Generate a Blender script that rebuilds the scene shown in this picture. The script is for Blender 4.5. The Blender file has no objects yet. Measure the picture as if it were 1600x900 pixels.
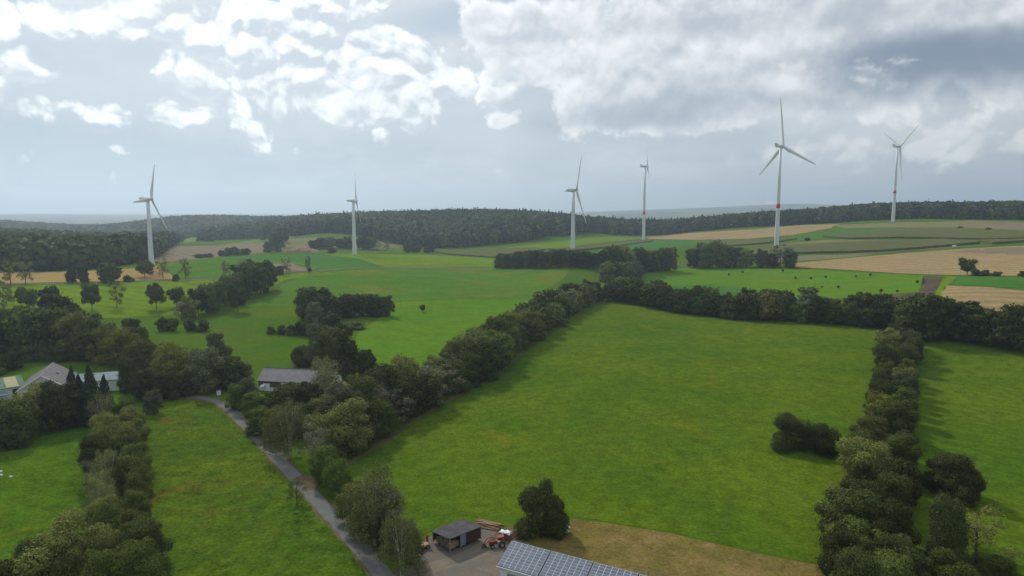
import bpy, math, random
import numpy as np
from mathutils import Vector
from mathutils.geometry import delaunay_2d_cdt

scene = bpy.context.scene
COL = scene.collection
PI = math.pi
R = math.radians

# ------------------------------------------------------------------ camera
F, PITCH, CAM_H = 1067.0, R(6.4), 60.0
cam_data = bpy.data.cameras.new('drone_camera')
cam_data.sensor_width = 36.0
cam_data.lens = 36.0 * F / 1600.0
cam_data.clip_start = 0.5
cam_data.clip_end = 200000.0
cam = bpy.data.objects.new('drone_camera', cam_data)
cam.location = (0, 0, CAM_H)
cam.rotation_euler = (PI / 2 - PITCH, 0, 0)
COL.objects.link(cam)
scene.camera = cam

# ------------------------------------------------------------------ sun, exposure
SUN_EL, SUN_AZ = 38.0, -29.0          # azimuth from +Y towards +X
sd = bpy.data.lights.new('sun', 'SUN')
sd.energy = 3.3
sd.angle = R(4.0)
sd.color = (1.0, 0.94, 0.84)
sun = bpy.data.objects.new('sun', sd)
sun.rotation_euler = (R(90 - SUN_EL), 0, R(180 - SUN_AZ))
COL.objects.link(sun)
sun_dir = Vector((math.sin(R(SUN_AZ)) * math.cos(R(SUN_EL)), math.cos(R(SUN_AZ)) * math.cos(R(SUN_EL)), math.sin(R(SUN_EL))))
sun.rotation_euler = (-sun_dir).to_track_quat('-Z', 'Y').to_euler()

scene.view_settings.view_transform = 'Standard'
scene.view_settings.look = 'None'
scene.view_settings.exposure = 0.0
scene.view_settings.gamma = 1.0
scene.view_settings.use_curve_mapping = False
cy = scene.cycles
cy.use_denoising = True
cy.max_bounces = 5
cy.diffuse_bounces = 2
cy.glossy_bounces = 2
cy.transmission_bounces = 3
cy.transparent_max_bounces = 6
cy.volume_bounces = 0
cy.caustics_reflective = False
cy.caustics_refractive = False
cy.sample_clamp_indirect = 4.0


# ------------------------------------------------------------------ node helper
class NG:
    def __init__(s, tree):
        s.t = tree; s.n = tree.nodes; s.l = tree.links
    def new(s, typ, **kw):
        n = s.n.new(typ)
        for k, v in kw.items():
            setattr(n, k, v)
        return n
    def put(s, sock, v):
        if v is None:
            return
        if hasattr(v, 'is_output') or isinstance(v, bpy.types.NodeSocket):
            s.l.new(v, sock)
        else:
            if isinstance(v, (tuple, list)) and len(v) == 3 and sock.type == 'RGBA':
                v = (*v, 1)
            sock.default_value = v
    def m(s, op, a, b=None, c=None, clamp=False):
        n = s.new('ShaderNodeMath', operation=op, use_clamp=clamp)
        s.put(n.inputs[0], a); s.put(n.inputs[1], b)
        if c is not None:
            s.put(n.inputs[2], c)
        return n.outputs[0]
    def add(s, a, b): return s.m('ADD', a, b)
    def sub(s, a, b): return s.m('SUBTRACT', a, b)
    def mul(s, a, b, clamp=False): return s.m('MULTIPLY', a, b, clamp=clamp)
    def vm(s, op, a, b=None):
        n = s.new('ShaderNodeVectorMath', operation=op)
        s.put(n.inputs[0], a)
        if b is not None:
            s.put(n.inputs[3 if op == 'SCALE' else 1], b)
        return n.outputs[0]
    def comb(s, x, y, z=0.0):
        n = s.new('ShaderNodeCombineXYZ')
        s.put(n.inputs[0], x); s.put(n.inputs[1], y); s.put(n.inputs[2], z)
        return n.outputs[0]
    def noise(s, vec, scale, detail=2.0, rough=0.5, dist=0.0, color=False, dim='3D'):
        n = s.new('ShaderNodeTexNoise')
        n.noise_dimensions = dim
        s.put(n.inputs['Vector'], vec)
        n.inputs['Scale'].default_value = scale
        n.inputs['Detail'].default_value = detail
        n.inputs['Roughness'].default_value = rough
        n.inputs['Distortion'].default_value = dist
        return n.outputs[1 if color else 0]
    def voro(s, vec, scale, detail=0.0, smooth=False):
        n = s.new('ShaderNodeTexVoronoi')
        n.voronoi_dimensions = '2D'
        n.feature = 'SMOOTH_F1' if smooth else 'F1'
        s.put(n.inputs['Vector'], vec)
        n.inputs['Scale'].default_value = scale
        n.inputs['Detail'].default_value = detail
        return n.outputs['Distance']
    def step(s, v, lo, hi, a=0.0, b=1.0, smooth=True):
        n = s.new('ShaderNodeMapRange')
        n.interpolation_type = 'SMOOTHSTEP' if smooth else 'LINEAR'
        s.put(n.inputs[0], v)
        for i, x in enumerate((lo, hi, a, b)):
            s.put(n.inputs[i + 1], x)
        return n.outputs[0]
    def mix(s, f, a, b):
        n = s.new('ShaderNodeMix', data_type='RGBA')
        s.put(n.inputs[0], f); s.put(n.inputs[6], a); s.put(n.inputs[7], b)
        return n.outputs[2]
    def hsv(s, col, h=0.5, sa=1.0, v=1.0):
        n = s.new('ShaderNodeHueSaturation')
        s.put(n.inputs['Hue'], h); s.put(n.inputs['Saturation'], sa); s.put(n.inputs['Value'], v)
        s.put(n.inputs['Color'], col)
        return n.outputs[0]


# ------------------------------------------------------------------ sky: Nishita below a procedural cloud deck (by direction only)
def ray(px, py):
    cx = (px - 800) / F; c2 = (450 - py) / F
    return np.array([cx, math.cos(PITCH) + c2 * math.sin(PITCH), -math.sin(PITCH) + c2 * math.cos(PITCH)])

def azel(px, py):
    d = ray(px, py)
    return math.atan2(d[0], d[1]), math.asin(d[2] / np.linalg.norm(d))

world = bpy.data.worlds.new('World')
scene.world = world
world.use_nodes = True
world.cycles.sampling_method = 'MANUAL'
world.cycles.sample_map_resolution = 512

def build_sky():
    g = NG(world.node_tree)
    g.n.clear()
    tc = g.new('ShaderNodeTexCoord').outputs['Generated']
    sep = g.new('ShaderNodeSeparateXYZ'); g.l.new(tc, sep.inputs[0])
    X, Y, Z = sep.outputs
    U = g.m('ARCTAN2', X, Y)
    V = g.m('ARCSINE', Z)
    P0 = g.comb(U, g.mul(V, 1.12), 0.0)
    wc = g.noise(P0, 6.0, 2.0, 0.5, color=True, dim='2D')
    P = g.vm('ADD', P0, g.vm('SCALE', g.vm('SUBTRACT', wc, (0.5, 0.5, 0.5)), 0.07))
    def fbm(vec):
        a = g.noise(vec, 9.5, 7.0, 0.60, dim='2D')
        v = g.voro(vec, 18.0, 3.0)
        return g.add(g.mul(a, 0.85), g.mul(g.sub(0.5, v), 0.42))
    n0 = fbm(P)
    n1 = fbm(g.vm('ADD', P, (-0.003, 0.009, 0.0)))
    def coarse(vec):
        return g.add(g.mul(g.noise(vec, 9.5, 2.5, 0.5, dim='2D'), 0.85), g.mul(g.sub(0.5, g.voro(vec, 18.0, 0.6)), 0.42))
    c0 = coarse(P); c1 = coarse(g.vm('ADD', P, (-0.005, 0.016, 0.0)))
    relf = g.add(g.mul(g.sub(c0, c1), 3.4), g.mul(g.sub(n0, n1), 3.0))
    s0 = g.noise(P0, 9.0, 5.0, 0.5, dim='2D')
    s1 = g.noise(g.vm('ADD', P0, (-0.004, 0.016, 0.0)), 9.0, 5.0, 0.5, dim='2D')
    soft = g.noise(g.vm('ADD', P0, (3.1, 1.7, 0)), 5.0, 6.0, 0.58, dim='2D')
    def blob(px, py, rx, ry):
        u, v = azel(px, py)
        a = F / rx; b = F / ry
        d = g.vm('MULTIPLY', g.vm('SUBTRACT', UV, (u, v, 0.0)), (a, b, 0.0))
        q = g.new('ShaderNodeVectorMath', operation='DOT_PRODUCT')
        g.l.new(d, q.inputs[0]); g.l.new(d, q.inputs[1])
        return g.m('EXPONENT', g.mul(q.outputs['Value'], -1.0))
    UV = g.comb(U, V, 0.0)
    def cover(lst):
        tot = None
        for (px, py, rx, ry, w) in lst:
            x = g.mul(blob(px, py, rx, ry), w)
            tot = x if tot is None else g.add(tot, x)
        return tot
    # pale haze at the horizon, blue-grey veil above it on the left, whiter to the right
    right = g.step(U, -0.35, 0.15)
    lo = g.mix(right, (0.345, 0.45, 0.55), (0.50, 0.575, 0.63))
    hi = g.mix(right, (0.31, 0.405, 0.495), (0.56, 0.60, 0.635))
    col = g.mix(g.step(V, 0.0, 0.05), lo, hi)
    col = g.mix(g.step(V, 0.08, 0.19), col, (0.51, 0.58, 0.65))
    col = g.mix(g.step(soft, 0.32, 0.72, 0.0, 0.5), col, (0.63, 0.665, 0.70))
    def layer(col, cov, k, lo, hi, c, nn=None, amax=1.0):
        d = g.add(cov, g.mul(g.sub(soft if nn is None else nn, 0.5), k))
        return g.mix(g.mul(g.step(d, lo, hi), amax), col, c)
    low = g.noise(g.vm('MULTIPLY', P0, (1.0, 2.2, 1.0)), 5.0, 5.0, 0.6, dim='2D')
    col = g.mix(g.mul(g.mul(g.step(low, 0.45, 0.68), g.step(V, 0.0, 0.03)), g.m('MULTIPLY_ADD', right, 0.35, 0.40)), col, (0.74, 0.76, 0.775))
    col = g.mix(g.mul(g.step(low, 0.50, 0.30), 0.35), col, (0.40, 0.465, 0.53))
    col = layer(col, cover([(480, 150, 300, 75, 0.9), (100, 150, 220, 45, 0.5), (780, 200, 200, 50, 0.5)]), 0.9, 0.15, 1.0, (0.63, 0.665, 0.70), amax=0.7)
    col = layer(col, cover([(240, 240, 330, 30, 0.7), (60, 265, 200, 40, 0.4)]), 0.8, 0.2, 1.0, (0.42, 0.50, 0.58), amax=0.7)
    col = layer(col, cover([(690, 34, 80, 30, 0.9), (1000, 0, 190, 9, 0.6), (190, 75, 150, 50, 0.5)]), 1.0, 0.30, 0.9, (0.45, 0.535, 0.63), amax=0.9)
    def cumulus(col, cov, k, lo, hi, bright, grey, core_lo, core_hi, relief=5.0, tw=0.5, a0=0.48, bias=0.35, na=None, nb=None):
        na = n0 if na is None else na; nb = n1 if nb is None else nb
        d = g.add(g.add(cov, bias), g.mul(g.sub(na, 0.5), k))
        rel = g.m('ADD', relf, 0.42, clamp=True) if na is n0 else g.m('MULTIPLY_ADD', g.sub(na, nb), relief, 0.40, clamp=True)
        al = g.mul(g.mul(g.step(d, lo, hi), g.step(cov, 0.05, 0.22)), g.m('MULTIPLY_ADD', rel, 1.2, a0, clamp=True))
        core = g.step(d, core_lo, core_hi)
        t = g.m('MULTIPLY_ADD', core, -0.75, 1.0)
        t = g.m('ADD', g.mul(t, tw), g.mul(rel, 0.72), clamp=True)
        return g.mix(al, col, g.mix(t, grey, bright))
    W = (1.28, 1.28, 1.26)
    col = cumulus(col, cover([(1480, 215, 180, 36, 0.62), (1330, 238, 100, 22, 0.5), (1600, 190, 90, 40, 0.5), (1230, 238, 80, 24, 0.35)]), 2.2, 0.22, 0.9,
                  (1.0, 0.985, 0.955), (0.66, 0.69, 0.71), 0.5, 1.3, tw=0.45)
    col = cumulus(col, cover([(470, 50, 230, 90, 1.25), (390, 145, 130, 60, 0.5), (620, 95, 90, 55, 0.75), (770, 125, 110, 60, 0.75), (530, 140, 90, 50, 0.5), (280, 30, 90, 50, 0.5), (690, 36, 70, 32, -1.3), (160, 75, 120, 38, -0.9), (200, 225, 160, 30, -0.3), (60, 12, 170, 46, 0.85), (10, 45, 60, 40, 0.45),
                              (130, 132, 80, 20, 0.55), (15, 150, 60, 30, 0.55), (240, 178, 80, 26, 0.55), (70, 172, 70, 18, 0.45), (285, 130, 60, 30, 0.45),
                              (470, 147, 24, 10, 0.6), (580, 142, 36, 9, 0.5), (600, 180, 60, 12, 0.45), (655, 145, 36, 12, 0.45), (520, 172, 30, 7, 0.45), (410, 222, 44, 14, 0.38), (660, 205, 60, 12, 0.4)]),
                  2.5, 0.26, 0.76, W, (0.57, 0.615, 0.665), 0.38, 1.0)
    deck = cover([(1050, 55, 300, 75, 1.1), (900, 120, 120, 80, 0.9), (960, 185, 130, 32, 0.8), (1330, 50, 300, 85, 1.1), (1560, 70, 220, 95, 1.1), (1180, 130, 180, 50, 0.8), (820, 50, 100, 45, 0.6)])
    col = cumulus(col, g.add(deck, g.mul(g.sub(n0, 0.44), 1.8)), 1.4, 0.28, 0.66, (1.08, 1.07, 1.06), (0.43, 0.475, 0.525), 0.40, 1.7, relief=4.2, tw=0.6, a0=0.8, bias=0.0, na=s0, nb=s1)
    col = cumulus(col, cover([(880, 110, 60, 70, 0.6), (790, 95, 70, 50, 0.5), (930, 60, 90, 40, 0.45), (1000, 100, 80, 30, 0.3)]), 2.2, 0.45, 0.95, (0.98, 0.98, 0.97), (0.62, 0.65, 0.68), 0.6, 1.2)
    col = layer(col, cover([(960, 190, 150, 28, 0.8), (1190, 150, 140, 28, 0.45), (1060, 130, 160, 30, 0.3)]), 1.8, 0.35, 1.1, (0.33, 0.39, 0.455), amax=0.88)
    col = layer(col, cover([(1570, 100, 230, 58, 1.05), (1400, 80, 150, 32, 0.5)]), 1.6, 0.30, 1.2, (0.165, 0.215, 0.305), amax=0.95)
    col = layer(col, cover([(1180, 30, 280, 26, 0.65), (1450, 25, 200, 34, 0.6)]), 1.6, 0.4, 1.1, (0.42, 0.46, 0.51), amax=0.6)
    col = cumulus(col, cover([(1365, 112, 60, 16, 0.7), (1425, 132, 50, 11, 0.5), (1215, 98, 50, 14, 0.4)]), 2.6, 0.36, 0.9, (0.84, 0.84, 0.83), (0.58, 0.61, 0.65), 0.5, 1.1)
    col = layer(col, cover([(1045, 250, 46, 10, 0.8), (1118, 251, 24, 9, 0.85)]), 2.2, 0.35, 1.0, (0.44, 0.50, 0.56), amax=0.55)
    # the deck overhead, brighter towards the zenith as under any overcast
    zen = g.m('MULTIPLY_ADD', g.step(V, 0.32, 0.9), 0.45, 1.0)
    col = g.vm('SCALE', col, zen)
    # glow of the veiled sun
    dp = g.new('ShaderNodeVectorMath', operation='DOT_PRODUCT')
    g.l.new(tc, dp.inputs[0]); dp.inputs[1].default_value = tuple(sun_dir)
    glow = g.m('POWER', g.m('MAXIMUM', dp.outputs['Value'], 0.0), 34.0)
    col = g.mix(g.mul(glow, 0.8, True), col, (1.6, 1.56, 1.48))
    sky = g.new('ShaderNodeTexSky')
    sky.sky_type = 'NISHITA'
    sky.sun_disc = False
    sky.sun_elevation = R(SUN_EL)
    sky.sun_rotation = R(SUN_AZ)
    sky.altitude = 300
    b1 = g.new('ShaderNodeBackground'); g.l.new(sky.outputs[0], b1.inputs[0]); b1.inputs[1].default_value = 0.08
    b2 = g.new('ShaderNodeBackground'); g.l.new(col, b2.inputs[0]); b2.inputs[1].default_value = 1.0
    mx = g.new('ShaderNodeMixShader'); mx.inputs[0].default_value = 0.90
    g.l.new(b1.outputs[0], mx.inputs[1]); g.l.new(b2.outputs[0], mx.inputs[2])
    out = g.new('ShaderNodeOutputWorld'); g.l.new(mx.outputs[0], out.inputs[0])
build_sky()

# ------------------------------------------------------------------ terrain: smooth height field through surveyed points
def dep(px, py):
    """tangent of the angle below the horizontal, per unit horizontal distance, and azimuth"""
    d = ray(px, py)
    return -d[2] / math.hypot(d[0], d[1]), math.atan2(d[0], d[1])

CTRL = []
def cp(px, D, py=None, z=None):
    t, az = dep(px, py if py is not None else 400)
    CTRL.append((az, D, CAM_H - D * t if z is None else z))
for px in (-700, -300, 0, 300, 600, 900, 1200, 1500, 1800, 2300):
    cp(px, 60, z=0.0); cp(px, 160, z=0.0); cp(px, 300, z=0.3)
for px, D, py in [(0, 640, 425), (-300, 640, 425), (130, 655, 420), (236, 665, 414), (20, 560, 444), (350, 560, 436), (330, 850, 402), (330, 1150, 385), (290, 1350, 379), (410, 1350, 375),
                  (430, 800, 400), (470, 1000, 392), (500, 1150, 371), (554, 825, 397), (650, 880, 396), (600, 1050, 388), (700, 1050, 388), (780, 1050, 383), (760, 860, 402),
                  (895, 746, 390), (1005, 1300, 375), (960, 1350, 367), (1100, 1380, 361), (1215, 963, 385), (1250, 1380, 351), (1392, 1255, 347), (1600, 1230, 346), (1900, 1230, 344),
                  (1500, 1020, 364), (1500, 850, 384), (1250, 830, 397), (1500, 610, 428), (1500, 480, 450), (1250, 720, 418), (1000, 700, 420), (790, 720, 418), (620, 640, 419), (1800, 850, 376), (1800, 610, 424),
                  (480, 600, 425)]:
    cp(px, D, py)
for px, D, z in [(1600, 1600, 52), (1900, 1600, 53), (1392, 1600, 52), (1215, 1650, 36), (1050, 1900, 10), (900, 1600, 26), (780, 1550, 39), (650, 1700, 36), (550, 1700, 31), (460, 1700, 22),
                 (0, 1000, 10), (0, 1400, 7), (-300, 1200, 10), (230, 1000, 4), (180, 1300, 0), (0, 2000, -20), (0, 2900, 8), (-400, 2900, 10), (185, 2800, -8), (280, 2500, 22), (410, 2700, 16), (300, 1900, -5),
                 (600, 2600, 10), (800, 2400, 0), (1000, 2700, 0), (1250, 2500, 20), (1600, 2600, 20), (2000, 2400, 20)]:
    cp(px, D, z=z)
for px in (-600, 0, 400, 800, 1200, 1600, 2200):
    cp(px, 5000, z=-40); cp(px, 32000, z=-60)
for px, z in [(-600, 10), (0, 20), (300, 10), (600, 5), (800, 10), (1000, 90), (1150, 150), (1240, 190), (1400, 140), (1520, 210), (1700, 220), (2200, 150)]:
    cp(px, 13000, z=z)
for px, z in [(0, -35), (400, -30), (800, -30), (960, 5), (1080, 52), (1200, 45), (1350, 40), (1600, 20)]:
    cp(px, 7500, z=z)
C = np.array(CTRL)
KA = 2.2
cu = np.stack([C[:, 0] * KA, np.log(C[:, 1])], 1)
def _phi(r2): return np.sqrt(r2 + 0.02)
def _fit():
    n = len(cu)
    d2 = ((cu[:, None] - cu[None]) ** 2).sum(-1)
    A = np.zeros((n + 3, n + 3))
    A[:n, :n] = _phi(d2) + np.eye(n) * 1e-4
    A[:n, n] = 1; A[:n, n + 1:] = cu; A[n, :n] = 1; A[n + 1:, :n] = cu.T
    return np.linalg.solve(A, np.concatenate([C[:, 2], np.zeros(3)]))
WT = _fit()
AZMAX = R(60)
def height(x, y):
    x = np.asarray(x, float); y = np.asarray(y, float)
    sh = x.shape
    x = x.ravel(); y = y.ravel()
    D = np.maximum(np.hypot(x, y), 50.0)
    az = np.clip(np.arctan2(x, y), -AZMAX, AZMAX)
    q = np.stack([az * KA, np.log(np.minimum(D, 32000))], 1)
    out = np.empty(len(q))
    for i in range(0, len(q), 20000):
        s = q[i:i + 20000]
        d2 = ((s[:, None] - cu[None]) ** 2).sum(-1)
        out[i:i + 20000] = _phi(d2) @ WT[:len(cu)] + WT[len(cu)] + s @ WT[len(cu) + 1:]
    fade = np.clip((D - 70) / 150, 0, 1) * np.clip((3000 - D) / 2000, 0, 1)
    out += fade * (1.5 * np.sin(x / 47 + y / 83) * np.cos(y / 61 - x / 140) + 0.35 * np.sin(x / 19 - y / 27 + 1.3))
    back = np.clip((np.abs(np.arctan2(x, y)) - AZMAX) / R(40), 0, 1)
    out = out * (1 - back) + np.minimum(out, 0) * back
    return out.reshape(sh)

_TS = np.exp(np.linspace(math.log(40), math.log(30000), 1300))
def hit(px, py):
    """first point of the terrain seen along a pixel's ray"""
    d = ray(px, py); h = math.hypot(d[0], d[1])
    xs = d[0] / h * _TS; ys = d[1] / h * _TS
    zr = CAM_H + d[2] / h * _TS
    df = zr - height(xs, ys)
    k = np.argmax(df < 0)
    if df[k] >= 0:
        return None
    if k == 0:
        t = _TS[0]
    else:
        a, b = df[k - 1], df[k]
        t = _TS[k - 1] + (_TS[k] - _TS[k - 1]) * a / (a - b)
    x, y = d[0] / h * t, d[1] / h * t
    return np.array([x, y, float(height(x, y))])
def hitc(px, py):
    for k in range(40):
        p = hit(px, py + k)
        if p is not None:
            return p
def at_d(px, D):
    _, az = dep(px, 400)
    x, y = D * math.sin(az), D * math.cos(az)
    return np.array([x, y, float(height(x, y))])
def at_z(px, py, z):
    d = ray(px, py)
    return np.array([0, 0, CAM_H]) + d * ((z - CAM_H) / d[2])
def pxm(p):
    return F / math.dist(p, (0, 0, CAM_H))


# ------------------------------------------------------------------ object helpers
def tag(o, label=None, cat=None, group=None, kind=None):
    if label: o['label'] = label
    if cat: o['category'] = cat
    if group: o['group'] = group
    if kind: o['kind'] = kind
    return o
def empty(name, loc, rz=0.0, label=None, cat=None, group=None):
    o = bpy.data.objects.new(name, None)
    o.location = loc; o.rotation_euler = (0, 0, rz)
    o.empty_display_size = 0.5
    COL.objects.link(o)
    return tag(o, label, cat, group)
def mesh_np(name, verts, faces, mat=None, smooth=False):
    """verts (n,3), faces (m,k) array"""
    me = bpy.data.meshes.new(name)
    verts = np.ascontiguousarray(verts, np.float32); faces = np.ascontiguousarray(faces, np.int32)
    m, k = faces.shape
    me.vertices.add(len(verts)); me.vertices.foreach_set('co', verts.ravel())
    me.loops.add(m * k); me.loops.foreach_set('vertex_index', faces.ravel())
    me.polygons.add(m); me.polygons.foreach_set('loop_start', np.arange(0, m * k, k, dtype=np.int32))
    if smooth:
        me.polygons.foreach_set('use_smooth', np.ones(m, bool))
    me.update(calc_edges=True)
    if mat: me.materials.append(mat)
    return me
def link(name, me, parent=None, loc=None):
    o = bpy.data.objects.new(name, me)
    COL.objects.link(o)
    if parent: o.parent = parent
    if loc is not None: o.location = loc
    return o

class MB:
    """collects simple shapes for ONE mesh"""
    def __init__(s): s.v = []; s.f = []
    def raw(s, vs, fs):
        b = len(s.v); s.v += [tuple(map(float, v)) for v in vs]; s.f += [tuple(i + b for i in f) for f in fs]; return s
    def box(s, x0, x1, y0, y1, z0, z1):
        return s.raw([(x0, y0, z0), (x1, y0, z0), (x1, y1, z0), (x0, y1, z0), (x0, y0, z1), (x1, y0, z1), (x1, y1, z1), (x0, y1, z1)],
                     [(0, 3, 2, 1), (4, 5, 6, 7), (0, 1, 5, 4), (1, 2, 6, 5), (2, 3, 7, 6), (3, 0, 4, 7)])
    def prism(s, prof, a, b, axis='x'):
        """profile of (u, z) extruded along axis x (u=y) or y (u=x)"""
        n = len(prof)
        mk = (lambda t, p: (t, p[0], p[1])) if axis == 'x' else (lambda t, p: (p[0], t, p[1]))
        return s.raw([mk(a, p) for p in prof] + [mk(b, p) for p in prof],
                     [tuple(range(n)), tuple(range(2 * n - 1, n - 1, -1))] + [(i, i + n, (i + 1) % n + n, (i + 1) % n) for i in range(n)])
    def tube(s, pts, rad, n=8, cap=True):
        """round bar through points with a radius each"""
        pts = [Vector(p) for p in pts]
        if not hasattr(rad, '__len__'): rad = [rad] * len(pts)
        b = len(s.v)
        for i, p in enumerate(pts):
            t = (pts[min(i + 1, len(pts) - 1)] - pts[max(i - 1, 0)]).normalized()
            a = t.cross(Vector((0, 0, 1)) if abs(t.z) < 0.9 else Vector((1, 0, 0))).normalized(); c = t.cross(a)
            for k in range(n):
                q = p + (a * math.cos(2 * PI * k / n) + c * math.sin(2 * PI * k / n)) * rad[i]
                s.v.append(tuple(q))
        for i in range(len(pts) - 1):
            for k in range(n):
                s.f.append((b + i * n + k, b + i * n + (k + 1) % n, b + (i + 1) * n + (k + 1) % n, b + (i + 1) * n + k))
        if cap:
            s.f.append(tuple(b + k for k in range(n))[::-1]); e = b + (len(pts) - 1) * n
            s.f.append(tuple(e + k for k in range(n)))
        return s
    def slab(s, q, t):
        """quad q (4 points) thickened by t downward along its normal"""
        q = [Vector(p) for p in q]
        nrm = (q[1] - q[0]).cross(q[3] - q[0]).normalized()
        if nrm.z < 0: q = q[::-1]; nrm = -nrm
        lo = [p - nrm * t for p in q]
        return s.raw(lo + q, [(0, 3, 2, 1), (4, 5, 6, 7), (0, 1, 5, 4), (1, 2, 6, 5), (2, 3, 7, 6), (3, 0, 4, 7)])
    def build(s, name, mat, parent=None, smooth=False, loc=None):
        me = bpy.data.meshes.new(name)
        me.from_pydata(s.v, [], s.f); me.update()
        if mat: me.materials.append(mat)
        if smooth:
            for p in me.polygons: p.use_smooth = True
        return link(name, me, parent, loc)

def copy_tree(o, parent=None):
    c = o.copy(); COL.objects.link(c)
    if parent: c.parent = parent
    for ch in [x for x in o.children]:
        copy_tree(ch, c)
    return c

# ------------------------------------------------------------------ materials
def pos_xy(g):
    return g.new('ShaderNodeNewGeometry').outputs['Position']
def finish(g, color, rough=0.9, bump=None, bstr=0.3, bdist=0.3, spec=0.2, metal=0.0, trans=None):
    b = g.new('ShaderNodeBsdfPrincipled')
    g.put(b.inputs['Base Color'], color)
    g.put(b.inputs['Roughness'], rough)
    b.inputs['Specular IOR Level'].default_value = spec
    b.inputs['Metallic'].default_value = metal
    if bump is not None:
        bn = g.new('ShaderNodeBump'); bn.inputs['Strength'].default_value = bstr; bn.inputs['Distance'].default_value = bdist
        g.l.new(bump, bn.inputs['Height']); g.l.new(bn.outputs[0], b.inputs['Normal'])
    o = g.new('ShaderNodeOutputMaterial')
    if trans is not None:
        t = g.new('ShaderNodeBsdfTranslucent'); g.put(t.inputs[0], trans)
        mx = g.new('ShaderNodeMixShader'); mx.inputs[0].default_value = 0.16
        g.l.new(b.outputs[0], mx.inputs[1]); g.l.new(t.outputs[0], mx.inputs[2]); g.l.new(mx.outputs[0], o.inputs[0])
    else:
        g.l.new(b.outputs[0], o.inputs[0])
def new_mat(name):
    m = bpy.data.materials.new(name); m.use_nodes = True; m.node_tree.nodes.clear()
    return m, NG(m.node_tree)

def field_mat(name, base, alt, alt2=None, scale=0.02, fine=0.6, contrast=1.0, rows=None, rowamp=0.15, bump=0.5, a2=(0.56, 0.72), fa=0.22):
    """crop or grass: broad patches of two tints, a third in blotches, fine tufts, optional drill rows (angle, spacing m)"""
    m, g = new_mat(name)
    p = pos_xy(g)
    n1 = g.noise(p, scale, 5.0, 0.6, 0.4)
    n2 = g.noise(g.vm('ADD', p, (311.0, 97.0, 5.0)), scale * 1.7, 6.0, 0.65, 0.6)
    n3 = g.noise(p, fine, 4.0, 0.7)
    n4 = g.noise(g.vm('ADD', p, (57.0, 13.0, 1.0)), fine * 0.18, 5.0, 0.7)
    c = g.mix(g.step(n1, 0.5 - 0.2 / contrast, 0.5 + 0.2 / contrast), base, alt)
    if alt2: c = g.mix(g.step(n2, a2[0], a2[1], 0.0, 0.8), c, alt2)
    v = g.add(g.m('MULTIPLY_ADD', g.sub(n3, 0.5), fa * 4, 1.0), g.mul(g.sub(n4, 0.5), fa * 3))
    if rows:
        a, sp = rows
        s = g.new('ShaderNodeVectorMath', operation='DOT_PRODUCT')
        g.l.new(g.vm('ADD', p, g.vm('SCALE', g.noise(p, 0.01, 2, 0.5, color=True), 6.0)), s.inputs[0])
        s.inputs[1].default_value = (math.cos(R(a)) * 2 * PI / sp, math.sin(R(a)) * 2 * PI / sp, 0)
        v = g.add(v, g.mul(g.m('SINE', s.outputs['Value']), rowamp))
    c = g.hsv(c, 0.5, 1.0, g.m('MAXIMUM', v, 0.2))
    finish(g, c, 1.0, n3, bump, 0.35, 0.0)
    return m

def plain(name, col, rough=0.6, var=0.15, scale=3.0, spec=0.3, metal=0.0, bump=0.1, obj=True):
    m, g = new_mat(name)
    tc = g.new('ShaderNodeTexCoord').outputs['Object']
    n = g.noise(tc, scale, 5.0, 0.65)
    c = g.hsv(tuple(col), 0.5, 1.0, g.m('MULTIPLY_ADD', g.sub(n, 0.5), var * 4, 1.0))
    finish(g, c, rough, n, bump, 0.02, spec, metal)
    return m

def leaf_mat(name, col, var=0.35, hue=0.010, sat=1.0):
    m, g = new_mat(name)
    oi = g.new('ShaderNodeObjectInfo').outputs['Random']
    ri = g.new('ShaderNodeNewGeometry').outputs['Random Per Island']
    tc = g.new('ShaderNodeTexCoord').outputs['Object']
    n = g.noise(tc, 5.0, 3.0, 0.6)
    v = g.add(g.m('MULTIPLY_ADD', g.sub(ri, 0.5), var * 1.2, 1.0), g.mul(g.sub(oi, 0.5), var * 2.0))
    v = g.add(v, g.mul(g.sub(n, 0.5), var * 1.6))
    h = g.add(0.5, g.add(g.mul(g.sub(oi, 0.5), hue * 1.4), g.mul(g.sub(n, 0.5), hue * 1.5)))
    c = g.hsv(tuple(col), h, sat, g.m('MAXIMUM', v, 0.25))
    finish(g, c, 0.85, None, spec=0.06, trans=c)
    return m

M = {}
M['ground'] = None
LEAF = {
    'dark': leaf_mat('leaf_dark', (0.064, 0.079, 0.023)),
    'green': leaf_mat('leaf_green', (0.094, 0.123, 0.027)),
    'olive': leaf_mat('leaf_olive', (0.152, 0.163, 0.042)),
    'birch': leaf_mat('leaf_birch', (0.161, 0.182, 0.063)),
    'yellow': leaf_mat('leaf_yellowing', (0.161, 0.176, 0.029), hue=0.02),
    'grey': leaf_mat('leaf_thin_grey', (0.149, 0.145, 0.090)),
    'spruce': leaf_mat('leaf_spruce', (0.030, 0.046, 0.023)),
    'bluish': leaf_mat('leaf_bluish', (0.127, 0.145, 0.071)),
    'maple': leaf_mat('leaf_maple', (0.121, 0.182, 0.032)),
}
M['bark'] = plain('bark', (0.075, 0.062, 0.050), 0.9, 0.3, 8)
M['birch_bark'] = plain('birch_bark', (0.40, 0.38, 0.34), 0.8, 0.35, 8)

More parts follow.
